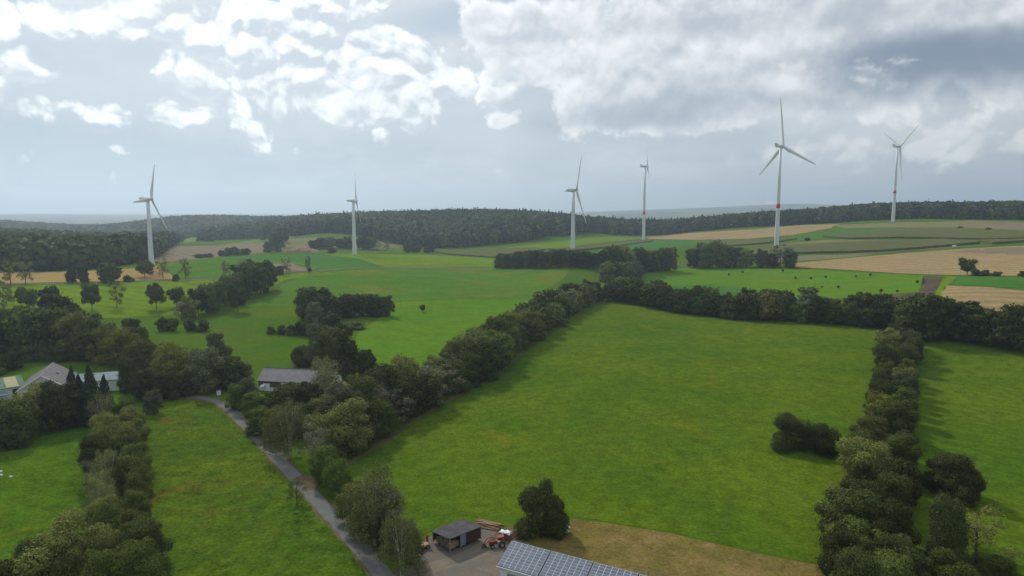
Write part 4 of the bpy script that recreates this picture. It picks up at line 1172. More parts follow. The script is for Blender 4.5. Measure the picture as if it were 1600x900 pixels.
MB().slab([(GL - 12, .1, GH - .9), (GL - 5.2, .1, GH - .9), (GL - 5.2, -2.6, GH - 1.6), (GL - 12, -2.6, GH - 1.6)], .1).build('porch_roof', M['pale_roof'], gw)
# pale long roof behind the spruces
l0 = at_z(100, 599, 3.2); l1 = at_z(192, 592, 3.2)
la = math.atan2(l1[1] - l0[1], l1[0] - l0[0]); LL = math.hypot(l1[0] - l0[0], l1[1] - l0[1])
lz0 = float(height(l0[0], l0[1])); lh = 3.2 - lz0
lb = empty('pale_roofed_stable', (l0[0], l0[1], lz0), la, 'long low stable with a pale blue sheet roof behind the spruces', 'stable')
MB().box(.2, LL - .2, .25, 6.0, -.8, lh - .1).build('wall', M['white_wall'], lb)
MB().slab([(0, -.2, lh), (LL, -.2, lh), (LL, 6.3, lh + 1.5), (0, 6.3, lh + 1.5)], .1).build('roof', M['pale_roof'], lb)
# tiny far building, earth heap, vans, stones
fb = hit(279, 373)
bb = empty('field_barn', fb, R(-10), 'tiny pale barn far off at the foot of the wooded hill', 'barn')
MB().prism([(-5, -1), (5, -1), (5, 5), (0, 8), (-5, 5)], -12, 12, 'x').build('wall', M['white_wall'], bb)
MB().slab([(-12.5, 0, 8.3), (12.5, 0, 8.3), (12.5, -5.6, 4.9), (-12.5, -5.6, 4.9)], .2).slab([(-12.5, .01, 8.3), (12.5, .01, 8.3), (12.5, 5.6, 4.9), (-12.5, 5.6, 4.9)], .2).build('roof', M['pale_roof'], bb)
hp = at_d(471, 985)
V = []; Fq = []; nn = 26
for i in range(nn):
    for j in range(12):
        x_ = (i / (nn - 1) - .5) * 52; y_ = (j / 11 - .5) * 22
        e_ = max(0, 1 - (x_ / 26) ** 2) * max(0, 1 - (y_ / 11) ** 2)
        V.append((x_, y_, 5.5 * e_ ** .7 * (1 + .35 * math.sin(i * .9) * math.cos(j * 1.1)) + rr1.uniform(-.3, .3) - .3))
for i in range(nn - 1):
    for j in range(11): Fq.append((i * 12 + j, (i + 1) * 12 + j, (i + 1) * 12 + j + 1, i * 12 + j + 1))
o = MB().raw(V, Fq).build('soil_heap', M['brick_red'], None, True, tuple(hp)); tag(o, 'heap of reddish brown soil behind the green crop field', 'soil heap')

def van(px, py, label):
    p = hit(px, py)
    v = empty('van', p, R(20), label, 'van')
    MB().prism([(-2.5, .45), (2.5, .45), (2.6, 1.1), (1.7, 1.35), (1.1, 2.3), (-2.5, 2.35)], -.95, .95, 'y').build('body', M['white_sheet'], v)
    MB().prism([(1.15, 1.4), (1.66, 1.4), (1.14, 2.15), (.4, 2.15), (.4, 1.4)], -.97, .97, 'y').build('window', M['glass'], v)
    for xx in (-1.6, 1.6):
        for y in (-.85, .85): wheel(v, xx, y, .36, .22)
van(1492, 386.5, 'tiny white van driving the country road past the maize')
for (px, py, lab) in ((1, 737, 'white stone lying on the pasture at its outer edge, upper of a pair'), (1.5, 742.5, 'white stone lying on the pasture, lower of the close pair'), (17, 745, 'single white stone lying on the pasture apart from the pair')):
    p = hit(px, py)
    V = []; Fq = []
    for i in range(5):
        for j in range(8):
            a = i / 4 * PI / 2
            r_ = math.cos(a) * (.34 + rr1.uniform(-.05, .05))
            V.append((r_ * math.cos(j * PI / 4) * 1.4, r_ * math.sin(j * PI / 4), .32 * math.sin(a) - .02))
    for i in range(4):
        for j in range(8): Fq.append((i * 8 + j, i * 8 + (j + 1) % 8, (i + 1) * 8 + (j + 1) % 8, (i + 1) * 8 + j))
    tag(MB().raw(V, Fq).build('stone', M['stone'], None, False, tuple(p)), lab, 'stone', 'white stones on the pasture')

# ------------------------------------------------------------------ trees
def leaf_quads(pos, nrm, size, rng, jit=0.55):
    n = len(pos)
    nr = nrm + rng.normal(0, jit, (n, 3)); nr /= np.linalg.norm(nr, axis=1)[:, None]
    t1 = np.cross(nr, rng.normal(0, 1, (n, 3))); t1 /= np.linalg.norm(t1, axis=1)[:, None]
    t2 = np.cross(nr, t1)
    s = (size * rng.uniform(0.55, 1.35, n))[:, None]
    return np.stack([pos - t1 * s, pos - t2 * s * .62 + t1 * s * .15, pos + t1 * s, pos + t2 * s * .62 - t1 * s * .1], 1).reshape(-1, 3)

def lobes_crown(lobes, n, size, seed, fill=0.82, stray=0.05, shell=(0.80, 1.06)):
    """leaves through the outer shell of many overlapping lobes (centre, radii)"""
    rng = np.random.default_rng(seed)
    Lc = np.array([l[0] for l in lobes]); Lr = np.array([l[1] for l in lobes])
    area = (Lr[:, 0] * Lr[:, 2] + Lr[:, 0] * Lr[:, 1]); pr = area / area.sum()
    P = []; N = []
    tot = 0
    while tot < n:
        k = rng.choice(len(lobes), n, p=pr)
        d = rng.normal(0, 1, (n, 3)); d /= np.linalg.norm(d, axis=1)[:, None]
        rad = rng.uniform(shell[0], shell[1], n)
        st = rng.random(n) < stray
        rad = np.where(st, rng.uniform(1.05, 1.28, n), rad)
        # small-scale clumping
        rad *= 1 + 0.10 * np.sin(d[:, 0] * 7 + k) * np.sin(d[:, 1] * 8 + 2 * k) + 0.06 * np.sin(d[:, 2] * 15 + k * 3)
        p = Lc[k] + d * Lr[k] * rad[:, None]
        q = ((p[:, None] - Lc[None]) / Lr[None]); q = np.linalg.norm(q, axis=2); q[np.arange(n), k] = 9
        ok = (q.min(1) > fill) & (p[:, 2] > 0.015)
        P.append(p[ok]); N.append(d[ok] / Lr[k][ok]); tot += ok.sum()
    P = np.concatenate(P)[:n]; N = np.concatenate(N)[:n]; N /= np.linalg.norm(N, axis=1)[:, None]
    return leaf_quads(P, N, size, rng)

def mk_lobes(kind, seed):
    r = random.Random(seed)
    L = []
    if kind == 'dense':
        L.append(((0, 0, .48), (.33, .33, .42)))
        for i in range(17):
            a = 2 * PI * (i * 0.382 + r.uniform(-.05, .05)); z = .12 + .78 * (i / 16) + r.uniform(-.05, .05)
            d = .31 * math.sqrt(max(.12, 1 - ((z - .42) / .62) ** 2)) * r.uniform(.65, 1.28); q = r.choice((r.uniform(.07, .12), r.uniform(.12, .22)))
            L.append(((d * math.cos(a), d * math.sin(a), z), (q, q, q * .85)))
        L.append(((r.uniform(-.1, .1), r.uniform(-.1, .1), .84), (.17, .17, .13)))
    elif kind == 'tall':
        L.append(((0, 0, .50), (.24, .24, .44)))
        for i in range(15):
            a = 2 * PI * (i * 0.382 + r.uniform(-.06, .06)); z = .12 + .78 * (i / 14) + r.uniform(-.04, .04)
            d = .27 * math.sqrt(max(.08, 1 - ((z - .40) / .66) ** 2)) * r.uniform(.65, 1.3); q = r.uniform(.07, .17)
            L.append(((d * math.cos(a), d * math.sin(a), z), (q, q, q * .95)))
        L.append(((r.uniform(-.06, .06), r.uniform(-.06, .06), .88), (.10, .10, .11)))
    elif kind == 'park':
        L.append(((0, 0, .60), (.30, .30, .32)))
        for i in range(12):
            a = 2 * PI * (i * 0.382 + r.uniform(-.06, .06)); z = .32 + .55 * (i / 11) + r.uniform(-.05, .05)
            d = .32 * math.sqrt(max(.1, 1 - ((z - .56) / .48) ** 2)) * r.uniform(.75, 1.15); q = r.uniform(.10, .18)
            L.append(((d * math.cos(a), d * math.sin(a), z), (q, q, q * .8)))
    elif kind == 'sparse':
        for i in range(14):
            a = 2 * PI * (i * 0.382 + r.uniform(-.1, .1)); z = .25 + .68 * (i / 13)
            d = .30 * math.sqrt(max(.1, 1 - ((z - .5) / .6) ** 2)) * r.uniform(.4, 1.15); q = r.uniform(.07, .14)
            L.append(((d * math.cos(a), d * math.sin(a), z), (q, q, q * .8)))
    elif kind == 'birch':
        L.append(((0, 0, .55), (.22, .22, .38)))
        for i in range(16):
            a = 2 * PI * (i * 0.382 + r.uniform(-.06, .06)); z = .18 + .74 * (i / 15)
            d = .29 * math.sqrt(max(.1, 1 - ((z - .45) / .62) ** 2)) * r.uniform(.7, 1.15); q = r.uniform(.08, .14)
            L.append(((d * math.cos(a), d * math.sin(a), z), (q, q, q * 1.35)))
    elif kind == 'shrub':
        L.append(((0, 0, .36), (.27, .27, .40)))
        for i in range(16):
            a = 2 * PI * (i * 0.382 + r.uniform(-.1, .1)); z = .12 + .70 * r.random()
            d = .36 * r.uniform(.45, 1.25) * (1.15 - .6 * z); q = r.choice((r.uniform(.08, .13), r.uniform(.13, .23)))
            L.append(((d * math.cos(a), d * math.sin(a), z), (q, q, q * r.uniform(.9, 1.4))))
        L.append(((r.uniform(-.18, .18), r.uniform(-.18, .18), .80), (.14, .14, .19)))
    return L

CROWN = {}
def crown(kind, var, lod):
    key = (kind, var, lod)
    if key in CROWN: return CROWN[key]
    seed = hash((len(kind), ord(kind[0]), var)) % 10000
    rng = np.random.default_rng(seed)
    if kind == 'spruce':
        n = (5000, 2600, 900)[lod]
        t = rng.random(n) ** 0.62; ph = rng.uniform(0, 2 * PI, n)
        tier = 0.72 + 0.28 * np.abs(np.sin(t * 26)); br = 1 + 0.16 * np.sin(ph * 5 + np.floor(t * 9) * 2)
        rr = 0.46 * t ** 0.85 * tier * br * rng.uniform(0.72, 1.05, n) + 0.004
        P = np.stack([rr * np.cos(ph), rr * np.sin(ph), 1.0 - t * 0.97 - rr * 0.10], 1)
        N = np.stack([np.cos(ph), np.sin(ph), np.full(n, .7)], 1)
        V = leaf_quads(P, N, (0.022, 0.030, 0.05)[lod], rng, 0.35)
    else:
        n, size, fill, shell = {'dense': ((12500, 5600, 1700), (.0158, .0235, .043), .84, (.80, 1.06)), 'tall': ((11500, 5200, 1600), (.0140, .0205, .038), .84, (.78, 1.08)), 'park': ((9500, 4800, 1500), (.016, .0225, .042), .84, (.78, 1.08)),
                                'sparse': ((3000, 1500, 620), (.0135, .020, .034), .5, (.35, 1.15)), 'birch': ((9000, 4200, 1400), (.0120, .0175, .032), .6, (.45, 1.12)), 'shrub': ((13000, 4600, 1500), (.0155, .026, .046), .84, (.80, 1.08))}[kind]
        LB = mk_lobes(kind, seed)
        V = lobes_crown(LB, n[lod], size[lod], seed, fill, 0.16 if kind == 'shrub' else 0.11, shell)
        if kind not in ('sparse', 'birch'):        # inner foliage, so that the crown is not hollow
            LI = [(c, tuple(q * 0.74 for q in r)) for c, r in LB]
            V = np.concatenate([V, lobes_crown(LI, n[lod] // 5, size[lod] * 1.6, seed + 1, 0.6, 0.0, (0.8, 1.0))])
        rad = np.percentile(np.hypot(V[:, 0], V[:, 1]), 97)
        V[:, :2] *= 0.5 / rad
        V[:, 2] *= 1.0 / np.percentile(V[:, 2], 99.6)
    me = mesh_np('crown', V, np.arange(len(V)).reshape(-1, 4), LEAF['dark'])
    CROWN[key] = me
    return me
TRUNK = {}
def trunk(kind, var):
    key = (kind, var)
    if key in TRUNK: return TRUNK[key]
    r = random.Random(77 + var * 5 + len(kind))
    mb = MB()
    if kind == 'spruce':
        mb.tube([(0, 0, -.03), (0, 0, .5), (0, 0, .97)], [.022, .014, .003], 7)
    elif kind == 'birch':
        for i in range(5):
            a = i * 1.26 + r.uniform(-.3, .3); s = r.uniform(.10, .22)
            mb.tube([(0.02 * math.cos(a), .02 * math.sin(a), -.03), (s * .4 * math.cos(a), s * .4 * math.sin(a), .35), (s * math.cos(a + .2), s * math.sin(a + .2), .66), (s * 1.25 * math.cos(a + .2), s * 1.25 * math.sin(a + .2), .90)], [.014, .011, .0075, .003], 6)
            for q in range(3):
                b = a + r.uniform(-1.2, 1.2); z0 = .40 + q * .14
                mb.tube([(s * .55 * math.cos(a), s * .55 * math.sin(a), z0), (s * .6 * math.cos(a) + .11 * math.cos(b), s * .6 * math.sin(a) + .11 * math.sin(b), z0 + .15)], [.006, .002], 5)
    else:
        mb.tube([(0, 0, -.03), (.01, 0, .2), (.0, .015, .45), (.01, 0, .8)], [.026, .020, .015, .005], 8)
        for i in range(9):
            a = i * 2.4 + r.uniform(-.4, .4); z0 = .18 + .05 * i; s = r.uniform(.18, .30)
            mb.tube([(0, 0, z0), (s * .5 * math.cos(a), s * .5 * math.sin(a), z0 + .12), (s * math.cos(a + .3), s * math.sin(a + .3), z0 + .24)], [.010, .0065, .002], 5)
            if kind == 'sparse':
                for q in range(3):
                    b = a + r.uniform(-1, 1)
                    mb.tube([(s * .5 * math.cos(a), s * .5 * math.sin(a), z0 + .12), (s * .5 * math.cos(a) + .12 * math.cos(b), s * .5 * math.sin(a) + .12 * math.sin(b), z0 + .26)], [.005, .0015], 4)
    me = bpy.data.meshes.new('trunk'); me.from_pydata(mb.v, [], mb.f); me.materials.append(M['birch_bark' if kind == 'birch' else 'bark']); me.update()
    TRUNK[key] = me
    return me

#      shape choices, leaf colour, look, name
KIND = {
    'dark': (('dense',), 'dark', 'dark dense', 'broadleaf_tree'),
    'green': (('dense', 'dense', 'tall'), 'green', 'mid-green bushy', 'broadleaf_tree'),
    'tall': (('tall',), 'green', 'tall mid-green', 'broadleaf_tree'),
    'olive': (('dense', 'tall'), 'olive', 'olive-green', 'broadleaf_tree'),
    'maple': (('dense',), 'maple', 'fresh-green rounded', 'maple_tree'),
    'yellow': (('dense', 'tall'), 'yellow', 'yellowing', 'broadleaf_tree'),
    'bluish': (('tall', 'dense'), 'bluish', 'grey-green', 'willow_tree'),
    'birch': (('birch',), 'birch', 'feathery birch', 'birch_tree'),
    'grey': (('sparse',), 'grey', 'thin greyish', 'bare_tree'),
    'spruce': (('spruce',), 'spruce', 'dark pointed spruce', 'spruce_tree'),
    'shrub': (('shrub',), 'green', 'low green', 'shrub'),
    'darkshrub': (('shrub',), 'dark', 'low dark', 'shrub'),
    'park': (('park',), 'dark', 'dark round-crowned', 'field_tree'),
    'parkgreen': (('park',), 'green', 'green round-crowned', 'field_tree'),
    'thin': (('sparse',), 'olive', 'thin see-through', 'field_tree'),
}
RT = random.Random(2024)
NTREE = [0]
def plant(p, h, w, kind, label, group=None, cat=None, lean=0.0):
    shapes, leaf, look, name = KIND[kind]
    sh = RT.choice(shapes)
    D = math.dist(p, (0, 0, CAM_H))
    lod = 0 if D < 200 else (1 if D < 330 else 2)
    var = RT.randrange(5)
    shrub = name == 'shrub'
    cm = crown(sh, var, lod)
    NTREE[0] += 1
    if shrub:
        o = link(name, cm)
        o.location = (p[0], p[1], p[2] - .1); o.scale = (w, w, h); o.rotation_euler = (0, 0, RT.uniform(0, 6.28))
        root = o; cr = o
    else:
        root = empty(name, (p[0], p[1], p[2] - .1), RT.uniform(0, 6.28))
        root.scale = (w * RT.uniform(.86, 1.14), w * RT.uniform(.86, 1.14), h)
        root.rotation_euler[0] = RT.uniform(-.06, .06); root.rotation_euler[1] = RT.uniform(-.06, .06)
        if lean: root.rotation_euler[0] = RT.uniform(-lean, lean); root.rotation_euler[1] = RT.uniform(-lean, lean)
        t = link('trunk', trunk(sh if sh in ('spruce', 'birch', 'sparse') else 'tree', var), root)
        cr = link('crown', cm, root)
    cr.material_slots[0].link = 'OBJECT'
    cr.material_slots[0].material = LEAF[leaf]
    tag(root, label, cat or ('shrub' if shrub else 'tree'), group)
    return root

ORD = 'first second third fourth fifth sixth seventh eighth ninth tenth eleventh twelfth thirteenth fourteenth fifteenth sixteenth seventeenth eighteenth nineteenth twentieth'.split()
ORD += ['twenty-' + o for o in ORD[:9]] + ['thirtieth'] + ['thirty-' + o for o in ORD[:9]] + ['fortieth'] + ['forty-' + o for o in ORD[:9]]

def row(pts, offset, spacing, hr, kinds, wf, phrase, group, seed, jit=0.8, noun='tree', skip=()):
    """individual trees along a line of the ground, first one at the line's start"""
    r = random.Random(seed)
    W = [hitc(*p)[:2] for p in pts]
    seg = [np.linalg.norm(b - a) for a, b in zip(W, W[1:])]
    tot = sum(seg); s = spacing * 0.4; k = 0
    names = [a for a, b in kinds]; wts = [b for a, b in kinds]
    while s < tot:
        q = s
        for i, L in enumerate(seg):
            if q <= L: break
            q -= L
        d = (W[i + 1] - W[i]) / seg[i]
        n = np.array([-d[1], d[0]])
        x, y = W[i] + d * q + n * (offset + r.uniform(-jit, jit))
        kd = r.choices(names, wts)[0]
        h = r.uniform(*hr) * (0.8 if kd in ('grey', 'shrub') else 1.0)
        w = h * wf * r.uniform(0.85, 1.15) * (0.85 if kd in ('tall', 'birch') else 1.0)
        look = KIND[kd][2]
        nn = 'tree' if kd not in ('spruce', 'birch', 'shrub', 'darkshrub') else ('shrub' if 'shrub' in kd else '')
        lab = (look + (' ' + nn if nn else '') + ', ' + ORD[k] + ' ' + phrase)
        plant((x, y, float(height(x, y))), h, w, kd, lab, group)
        s += spacing * r.uniform(0.82, 1.18); k += 1

def T(px, py, hpx, kind, wr, label, group=None, h=None):
    p = hitc(px, py)
    hh = hpx / pxm(p) / 0.97
    return plant(p, hh, hh * wr, kind, label, group)

# --- long hedge between the lane and the hilltop corner (two rows)
LH = [(520, 742), (548, 720), (600, 690), (655, 653), (712, 621), (772, 589), (805, 561), (838, 533), (890, 497), (940, 469)]
MIX = [('dark', 3), ('green', 4), ('olive', 3), ('bluish', 2.5), ('birch', 1.5), ('tall', 2.5), ('yellow', .4), ('grey', .5)]
row(LH[1:], 4.2, 7.8, (9.5, 14.5), MIX, 1.08, 'from the lane along the meadow side of the long hedge', 'trees of the long hedge', 11)
row([(585, 700)] + LH[3:], 11.0, 8.8, (11.5, 17), MIX, 0.95, 'from the lane along the back row of the long hedge', 'trees of the long hedge', 12, 1.5)
# --- back hedge along the top of the big meadow
BH = [(948, 470), (1020, 482), (1150, 500), (1280, 507), (1396, 517)]
row(BH, 4.0, 8.2, (9.5, 16), [('dark', 5), ('green', 4), ('olive', 1.5), ('yellow', .3)], 1.08, 'from the hilltop corner in front row of the back hedge', 'trees of the back hedge', 13)
row(BH, 11.0, 10.5, (11.5, 18), [('dark', 5), ('green', 3), ('bluish', 1.5)], 0.98, 'from the hilltop corner in rear row of the back hedge', 'trees of the back hedge', 14, 1.5)
# --- dividing hedge right of the big meadow (two rows)
DH = [(1408, 540), (1400, 590), (1390, 640), (1378, 720), (1366, 800), (1362, 880), (1360, 985)]
MIXD = [('dark', 5), ('green', 2.5), ('olive', 2), ('yellow', .2), ('grey', .6)]
row(DH, -3.0, 8.4, (7.5, 11.5), MIXD, 0.95, 'from the far corner along the big-meadow side of dividing hedge', 'trees of the dividing hedge', 15)
row(DH, 3.4, 8.8, (7, 11), MIXD, 0.92, 'from the far corner along the east-meadow side of dividing hedge', 'trees of the dividing hedge', 16)
# --- short hedge between the pasture and the lane meadow
SH = [(182, 668), (184, 720), (186, 800), (189, 880), (190, 985)]
row(SH, -2.7, 6.9, (7, 11), [('olive', 4), ('green', 2), ('birch', 1.5), ('grey', .5), ('yellow', .5)], 0.86, 'from the spruces along the lane-meadow side of short hedge', 'trees of the short hedge', 17)
row(SH, 2.9, 6.9, (6.5, 10.5), [('olive', 4), ('green', 2), ('dark', 1), ('birch', .8), ('yellow', .4)], 0.86, 'from the spruces along the pasture side of short hedge', 'trees of the short hedge', 18)
# --- dark row behind the rough grassland, below the third turbine
TR = [(780, 419.5), (850, 419), (930, 420), (985, 422)]
row(TR, 0, 9.0, (14, 17.5), [('dark', 5), ('green', 1.5)], 0.9, 'from its meadow end in the dark row below the grey-bladed turbine', 'trees of the dark row', 19, 2.0)
row([(960, 426), (1000, 425), (1048, 422)], 0, 10.0, (19, 25), [('dark', 4), ('green', 2), ('olive', 1)], 0.85, 'from dark row end in the tall clump by the country road', 'trees of the tall clump', 20, 4.0)
row([(940, 440), (975, 436), (1000, 434)], 0, 8.0, (14, 18), [('green', 2), ('olive', 2), ('bluish', 1)], 0.9, 'in the paler clump where long hedge and back hedge meet', 'trees of the corner clump', 21, 3.0)

G5 = 'roadside trees at the fresh meadow'
for px, hp, kd, lab in [(1083, 27, 'dark', 'dark small tree at the road gap end of the roadside clump'), (1100, 36, 'green', 'rounded green tree second in from the road gap of the roadside clump'),
                        (1113, 40, 'olive', 'highest browner tree in the middle of the roadside clump'), (1128, 34, 'green', 'green tree just past the highest one of the roadside clump'), (1150, 29, 'dark', 'dark tree closing the roadside clump before the gap'),
                        (1166, 27, 'yellow', 'lone yellowing tree standing in the roadside gap'), (1190, 26, 'dark', 'dark leafy tree after the roadside gap, below the tallest turbine'),
                        (1206, 20, 'dark', 'lower dark tree between the leafy one and the thin grey one'), (1219, 33, 'grey', 'thin grey see-through tree under the tallest turbine'), (1234, 26, 'dark', 'dark tree at the stubble end of the roadside row')]:
    T(px, 418, hp, kd, 0.95, lab, G5)
G7 = 'trees behind the east meadow'
for px, py, hp, kd, wr, lab in [(1424, 528, 52, 'green', .95, 'broad green tree where the dividing hedge meets the back hedge'), (1449, 532, 60, 'dark', .95, 'large dark tree behind the junction of dividing hedge and east meadow'),
                                (1475, 530, 54, 'dark', .95, 'dark tree second past the hedge junction behind the east meadow'), (1500, 531, 50, 'dark', 1, 'dark spreading tree third past the hedge junction behind east meadow'),
                                (1524, 535, 48, 'dark', 1, 'dark tree fourth past the hedge junction behind the east meadow'), (1547, 539, 44, 'olive', .9, 'browner tree at the stubble gap behind the east meadow'),
                                (1568, 541, 40, 'yellow', .7, 'narrow yellowing tree in the gap before the last dark tree'), (1590, 547, 56, 'dark', .9, 'dark tree at the picture edge past the yellowing one'), (1625, 552, 50, 'green', .9, 'green tree just beyond the dark edge tree behind east meadow')]:
    T(px, py, hp, kd, wr, lab, G7)
# --- bushes standing free in the meadows
T(1242, 700, 47, 'darkshrub', 1.5, 'larger rounded dark bush of the pair in the big meadow')
T(1283, 707, 38, 'darkshrub', 1.3, 'smaller dark bush of the pair in the big meadow')
T(1484, 774, 54, 'darkshrub', 1.4, 'wide dark bush alone in the east meadow')
T(1510, 783, 36, 'darkshrub', 1.1, 'lower dark bush pressed against the wide bush in east meadow')
T(1516, 738, 24, 'thin', .7, 'tiny thin tree just behind the wide bush in east meadow')
T(1474, 886, 88, 'dark', .58, 'dark upright tree beside dividing hedge, nearest the wide bush')
T(1446, 908, 42, 'darkshrub', 1.3, 'low dark thicket between the dividing hedge and the twisted tree')
T(1492, 935, 56, 'shrub', 1.35, 'green thicket at the picture foot under the twisted tree')
T(1526, 868, 56, 'thin', 1.4, 'twisted half-bare tree leaning over the thicket in east meadow')
T(1545, 905, 30, 'shrub', 2.0, 'flat green bramble patch beyond the twisted tree')
T(844, 834, 78, 'darkshrub', .92, 'big dark bush beside the log pile and solar barn')
T(866, 836, 50, 'darkshrub', .95, 'lower dark bush attached to the big one by the log pile')
# --- lane side group down to the yard
T(506, 758, 56, 'maple', .85, 'taller fresh-green rounded maple of the pair by the lane')
T(526, 774, 56, 'maple', .80, 'shorter fresh-green maple of the pair by the lane')
T(464, 790, 40, 'thin', .9, 'small leaning open tree on the lane-meadow edge of the lane')
T(552, 814, 56, 'olive', .8, 'leafy olive shrub-like tree next below the maple pair')
T(570, 836, 50, 'shrub', .9, 'green bush between the olive tree and the tall birch')
T(588, 852, 112, 'birch', .70, 'tall birch with white stems beside the lower lane')
T(612, 850, 86, 'grey', .85, 'thin brownish tree behind the tall birch toward the big meadow')
T(604, 860, 54, 'darkshrub', 1.0, 'dark bush under the tall birch')
T(628, 905, 96, 'birch', .62, 'smaller weeping birch at the yard entrance')
T(646, 880, 56, 'bluish', .6, 'slender grey-green sapling between weeping birch and wood shed')
T(452, 716, 80, 'birch', .74, 'wide pale birch near the lane above the maple pair')
T(490, 738, 68, 'grey', .7, 'bare-looking pinkish tree between wide birch and maple pair')
T(430, 686, 46, 'yellow', .95, 'yellow-green tree by the lane above the wide pale birch')
T(408, 680, 40, 'green', 1.0, 'green tree by the lane below the white house, next to the yellow-green one')
T(398, 652, 36, 'green', 1.0, 'green tree at the lane bend below the white house')
T(372, 638, 36, 'shrub', 1.1, 'green bush at the lane bend beside the white cabinet')
T(383, 634, 40, 'bluish', .95, 'grey-green tree beside the white house corner at the lane bend')
T(432, 652, 39, 'dark', 1.1, 'dark tree directly before the white house door end')
T(457, 650, 47, 'dark', 1.1, 'dark tree before the middle of the white house')
T(482, 650, 48, 'dark', 1.1, 'dark tree before the birch that hides the white house')
T(440, 674, 40, 'dark', 1.1, 'dark tree in the dark clump below the white house, lower side')
T(470, 680, 44, 'dark', 1.05, 'dark tree between the white house clump and the wide birch')
T(508, 632, 72, 'birch', .66, 'full birch standing right before the white house roof')
T(510, 668, 52, 'olive', 1.0, 'olive tree at the lane end of the hedge below the full birch')
T(540, 648, 40, 'shrub', 1.1, 'green bush below the mossy-roofed shed')
# behind the white house
T(499, 574, 66, 'bluish', .75, 'tall grey birch-like tree behind the white house roof')
T(520, 576, 62, 'olive', .85, 'olive crowned tree behind the white house')
T(536, 590, 72, 'dark', .62, 'tall dark tree behind the white gable')
T(470, 571, 28, 'darkshrub', 1.4, 'low dark bush at the back wall of the white house')
T(574, 588, 40, 'dark', .85, 'small dark tree beside the firewood rack behind the white house')
# copse in the middle meadow
GC = 'trees of the meadow copse'
for px, py, hp, kd, wr, lab in [(484, 500, 48, 'dark', .9, 'tall dark tree at the farm end of the meadow copse'), (500, 497, 44, 'dark', .95, 'dark tree second from farm end of the meadow copse'), (493, 508, 34, 'bluish', .9, 'paler grey-green tree in front of the meadow copse farm end'),
                                (516, 500, 36, 'dark', 1.1, 'dark tree third from farm end of the meadow copse'), (520, 512, 24, 'darkshrub', 1.5, 'dark bush in front of the meadow copse, beside the paler tree'), (535, 496, 34, 'dark', 1.1, 'dark tree in the middle of the meadow copse'),
                                (552, 494, 33, 'dark', 1.1, 'dark tree just past the middle of the meadow copse'), (568, 493, 32, 'dark', 1.1, 'dark tree third from the free end of the meadow copse'), (585, 493, 32, 'dark', 1.1, 'dark tree second from the free end of the meadow copse'),
                                (602, 493, 30, 'dark', 1.0, 'dark tree at the free end of the meadow copse')]:
    T(px, py, hp, kd, wr, lab, GC)
T(548, 512, 9, 'shrub', 5.0, 'flat nettle patch under the front of the meadow copse')
GB = 'bushes on the bank below the copse'
for px, py, hp, kd, lab in [(424, 521, 11, 'shrub', 'small bush at the thin outer end of the copse bank'), (440, 522, 13, 'shrub', 'bush second from outer end on the copse bank'), (455, 523, 15, 'darkshrub', 'dark bush in the middle of the copse bank'), (472, 523, 19, 'darkshrub', 'larger dark bush nearest the copse on its bank'), (490, 525, 20, 'bluish', 'grey-green sapling between copse bank and copse')]:
    T(px, py, hp, kd, 1.3, lab, GB)
T(660, 488, 12, 'park', .75, 'tiny lone round tree in the fresh meadow past the copse')
GS = 'shrubs in the pasture by the diagonal row'
T(254, 517, 19, 'darkshrub', 1.1, 'dark shrub nearest the farm in the pasture shrub line', GS)
T(271, 517, 18, 'shrub', 1.1, 'green shrub second from the farm in the pasture shrub line', GS)
T(297, 517, 17, 'darkshrub', 1.3, 'dark shrub third from the farm in the pasture shrub line', GS)
T(318, 517, 16, 'darkshrub', 1.4, 'dark shrub farthest from the farm in the pasture shrub line', GS)
# free trees on the yellow pasture
GP_ = 'trees standing along the yellow pasture'
for px, py, hp, kd, wr, lab in [(6, 484, 36, 'thin', .85, 'loose thin tree at the picture edge of the pasture tree line'), (42, 484, 28, 'parkgreen', .95, 'small round tree second in the pasture tree line, forked trunk visible'), (80, 481, 28, 'park', .8, 'dark lopsided tree third in the pasture tree line'),
                                (144, 485, 36, 'park', .7, 'dark tall tree fourth in the pasture tree line'), (183, 481, 36, 'thin', .6, 'gappy pale tree fifth in the pasture tree line'), (245, 483, 36, 'park', .72, 'dark neat tree sixth in the pasture tree line'),
                                (276, 480, 28, 'parkgreen', .85, 'small green tree seventh in the pasture tree line'), (372, 488, 38, 'park', .72, 'dark egg-shaped tree alone before the diagonal row')]:
    T(px, py, hp, kd, wr, lab, GP_)
# diagonal row up to the field road
GD = 'trees of the diagonal row'
for i, (px, py, hp, kd, wr) in enumerate([(284, 500, 26, 'grey', 1.0), (296, 498, 32, 'olive', .85), (310, 493, 38, 'park', .8), (324, 489, 40, 'green', .7), (338, 484, 40, 'parkgreen', .75), (352, 478, 40, 'green', .8), (366, 472, 42, 'parkgreen', .8), (380, 467, 48, 'dark', .8), (394, 462, 50, 'park', .85), (407, 458, 46, 'dark', .85), (420, 453, 40, 'park', .8), (376, 448, 28, 'dark', .6)]):
    lab = ['thin greyish tree', 'olive tree', 'round-crowned tree', 'narrow green tree', 'green tree on a clear trunk', 'green tree', 'green tree on a clear trunk', 'tall dark tree', 'tall round-crowned tree', 'tall dark tree', 'dark round-crowned tree', 'slim dark tree'][i]
    T(px, py, hp, kd, wr, lab + (', %s from the shrub line up the diagonal row' % ORD[i] if i < 11 else ' peeping over the back of the diagonal row'), GD)
